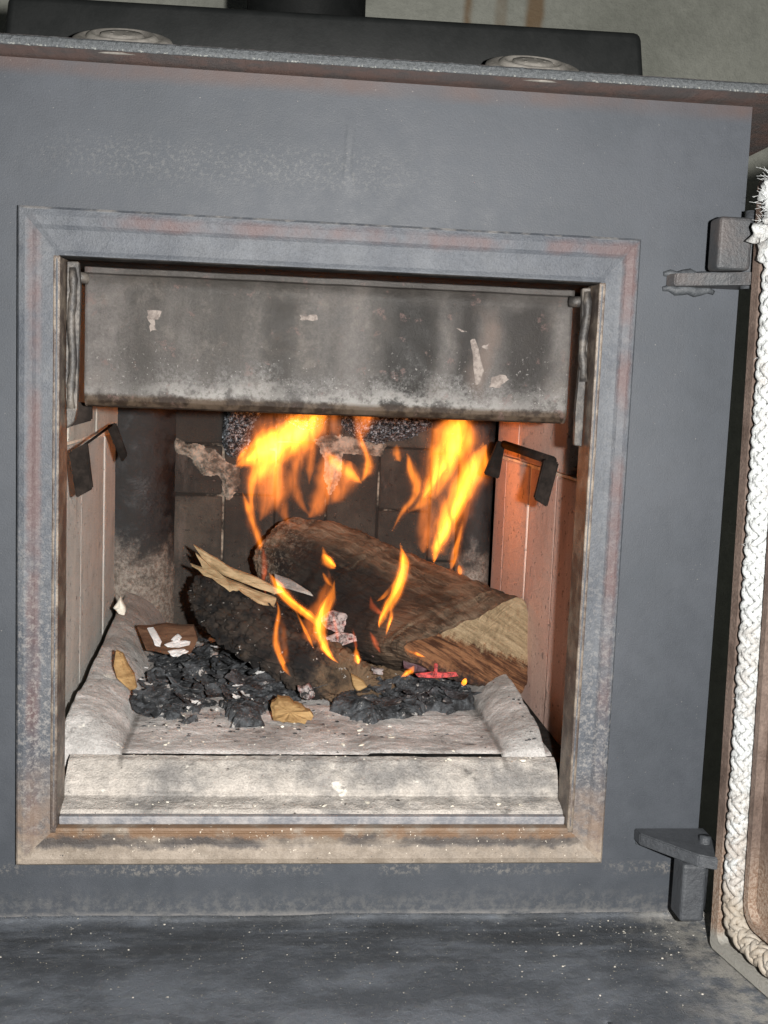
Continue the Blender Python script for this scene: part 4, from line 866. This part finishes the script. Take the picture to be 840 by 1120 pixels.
flame(at(288, 610, .385), 'large orange flame at the back left, curling left under the steel flap', [
    ('hot', .55, Yd(.400, [(256, 511, 5), (268, 504, 20), (284, 495, 34), (302, 487, 40), (322, 476, 32), (340, 462, 20), (350, 448, 10)])),
    ('mid', .6, Yd(.404, [(262, 512, 8), (290, 492, 36), (318, 480, 42), (343, 462, 32), (356, 446, 20)])),
    ('mid', .7, Yd(.395, [(312, 492, 36), (292, 508, 30), (280, 522, 18), (275, 538, 12), (276, 556, 7), (280, 570, 3)])),
    ('mid', 1.0, Yd(.385, [(265, 538, 3), (270, 552, 7), (277, 573, 8), (285, 597, 7), (288, 612, 3)])),
    ('faint', .6, Yd(.40, [(300, 505, 44), (296, 530, 40), (290, 552, 20), (284, 570, 8)])),
    ('faint', .9, Yd(.41, [(338, 455, 16), (343, 480, 12), (340, 505, 10), (338, 530, 4)])),
    ('red', .8, Yd(.37, [(288, 600, 4), (290, 625, 7), (290, 650, 5)])),
    ('faint', .9, Yd(.39, [(318, 578, 5), (308, 555, 12), (302, 530, 14), (306, 508, 12), (320, 490, 10)])),
    ('faint', .9, Yd(.40, [(340, 566, 4), (326, 545, 9), (322, 520, 12), (330, 498, 12), (346, 480, 10)])),
    ('mid', .9, Yd(.398, [(258, 508, 3), (262, 500, 6), (272, 490, 9), (286, 481, 11), (304, 472, 12), (322, 460, 12), (332, 450, 10)]))])
flame(at(352, 565, .41), 'thin orange flame with a hooked tip at the back centre', [
    ('faint', .9, Yd(.405, [(402, 446, 26), (398, 462, 20), (393, 478, 10), (397, 490, 8)])),
    ('mid', .9, Yd(.405, [(393, 470, 4), (397, 487, 6), (403, 502, 10), (402, 514, 12), (394, 528, 5)])),
    ('mid', .8, Yd(.405, [(356, 495, 10), (366, 505, 14), (380, 516, 13), (390, 524, 9), (396, 529, 3)])),
    ('faint', .9, Yd(.41, [(358, 488, 14), (357, 510, 18), (353, 535, 18), (346, 556, 16), (336, 566, 8)])),
    ('faint', .7, Yd(.41, [(385, 505, 30), (372, 530, 26), (358, 552, 12)])),
    ('faint', .8, Yd(.42, [(365, 450, 14), (368, 470, 10), (372, 480, 4)]))])
flame(at(476, 614, .33), 'largest bright yellow flame rising at the back right to the steel flap', [
    ('hot', .75, Yd(.345, [(529, 484, 8), (522, 500, 15), (508, 535, 16), (493, 568, 15), (481, 592, 16), (476, 606, 14), (474, 616, 5)])),
    ('hot', .35, Yd(.360, [(508, 455, 20), (502, 475, 34), (490, 500, 26), (474, 526, 16), (462, 545, 8)])),
    ('mid', .5, Yd(.365, [(502, 450, 40), (498, 475, 50), (488, 500, 40), (476, 528, 26), (462, 550, 14), (446, 560, 6)])),
    ('mid', .7, Yd(.355, [(532, 486, 12), (520, 510, 28), (500, 545, 28), (485, 580, 22), (474, 606, 12)])),
    ('mid', .8, Yd(.370, [(445, 495, 5), (450, 512, 12), (456, 530, 12), (452, 545, 8), (440, 560, 6), (428, 582, 2)])),
    ('mid', .9, Yd(.370, [(434, 486, 5), (434, 496, 10), (438, 505, 5)])),
    ('faint', .8, Yd(.350, [(470, 545, 16), (466, 575, 18), (463, 605, 12)]))])
flame(at(493, 622, .32), 'narrow orange flicker just right of the largest flame', [('mid', 1.3, Yd(.325, [(507, 570, 2), (502, 588, 5), (497, 608, 8), (493, 623, 5)])), ('faint', 1.2, Yd(.325, [(515, 545, 2), (508, 570, 6), (500, 595, 7)]))])
flame(at(503, 628, .315), 'tiny pointed orange flame on the ridge of the split log', [('mid', 1.6, Yd(.315, [(502, 617, 2), (503, 624, 6), (503, 629, 4)]))])
flame(at(419, 700, .215), 'tall slender yellow flame in front of the split log at right', [
    ('hot', .8, Yd(.235, [(437, 594, 2), (440, 606, 9), (439, 625, 11), (431, 648, 11), (421, 668, 8), (415, 682, 5), (417, 694, 3)])),
    ('hot', .9, Yd(.225, [(427, 660, 2), (428, 674, 6), (424, 686, 5), (423, 695, 3), (428, 701, 1)])),
    ('mid', .8, Yd(.24, [(440, 600, 5), (442, 618, 16), (433, 648, 17), (420, 672, 12), (414, 690, 5)])),
    ('mid', .9, Yd(.24, [(431, 636, 2), (422, 650, 6), (412, 658, 2)]))])
flame(at(370, 728, .205), 'yellow S shaped flame at centre rising from the embers', [
    ('hot', .8, Yd(.215, [(364, 638, 2), (359, 652, 7), (351, 670, 11), (348, 688, 12), (354, 706, 10), (362, 718, 8), (374, 728, 3)])),
    ('faint', .7, Yd(.240, [(340, 716, 6), (342, 700, 20), (345, 680, 24), (352, 658, 16), (360, 636, 8), (358, 620, 3)])),
    ('mid', .8, Yd(.220, [(366, 634, 3), (362, 655, 12), (351, 680, 17), (354, 706, 13), (372, 728, 5)])),
    ('mid', 1.0, Yd(.218, [(353, 626, 3), (357, 634, 6), (364, 642, 4)]))])
flame(at(358, 620, .22), 'small detached orange flame above the central S shaped flame', [('hot', .7, Yd(.222, [(353, 597, 2), (355, 606, 7), (361, 614, 10), (367, 620, 5)])), ('mid', .9, Yd(.222, [(352, 605, 3), (358, 614, 14), (367, 622, 6)]))])
flame(at(345, 680, .22), 'orange flame bending right from the splinter towards the embers', [
    ('hot', .5, Yd(.240, [(295, 628, 4), (301, 636, 9), (311, 650, 10), (325, 662, 8), (338, 672, 7), (348, 680, 4)])),
    ('mid', .8, Yd(.242, [(294, 627, 8), (305, 643, 15), (322, 662, 12), (342, 676, 12), (352, 690, 5)]))])
flame(at(322, 742, .20), 'long curved orange flame on the left flank of the charred log', [
    ('mid', 1.1, Yd(.225, [(302, 655, 3), (305, 670, 6), (302, 688, 8), (302, 704, 10), (308, 722, 8), (316, 736, 8), (325, 743, 3)])), ('faint', .8, Yd(.225, [(306, 668, 4), (310, 692, 8), (312, 715, 8), (320, 738, 4)]))])
flame(at(343, 712, .21), 'thin reddish orange flame between left and centre flames', [('mid', 1.2, Yd(.218, [(322, 665, 2), (330, 682, 4), (338, 698, 5), (344, 711, 2)])), ('red', 1., Yd(.218, [(364, 672, 3), (368, 690, 5), (370, 702, 3)]))])
flame(at(391, 724, .205), 'little drop shaped yellow flame on the rim of the charred log', [('hot', 1.2, Yd(.205, [(389, 706, 2), (390, 716, 8), (391, 722, 9), (392, 726, 4)])), ('red', 1.2, Yd(.205, [(386, 688, 2), (388, 700, 4), (390, 710, 4)]))])
flame(at(415, 712, .225), 'faint red flame licking past the tall pink ember', [('red', 1.5, Yd(.225, [(404, 690, 2), (410, 702, 7), (416, 714, 3)])), ('red', 1.2, Yd(.25, [(405, 652, 2), (408, 664, 7), (418, 672, 4), (424, 676, 2)]))])
flame(at(456, 720, .195), 'low orange flame creeping under the split log end', [('hot', .9, Yd(.195, [(440, 705, 2), (446, 711, 6), (455, 715, 6), (466, 719, 2)]))])
flame(at(445, 740, .19), 'small orange flame beside the violet coal', [('hot', .9, Yd(.190, [(453, 728, 3), (450, 733, 8), (444, 737, 7), (438, 741, 2)]))])
flame(at(508, 748, .18), 'tiny yellow flame at right end of the charcoal mound', [('hot', 1.3, Yd(.182, [(510, 742, 2), (508, 746, 6), (505, 749, 3)]))])
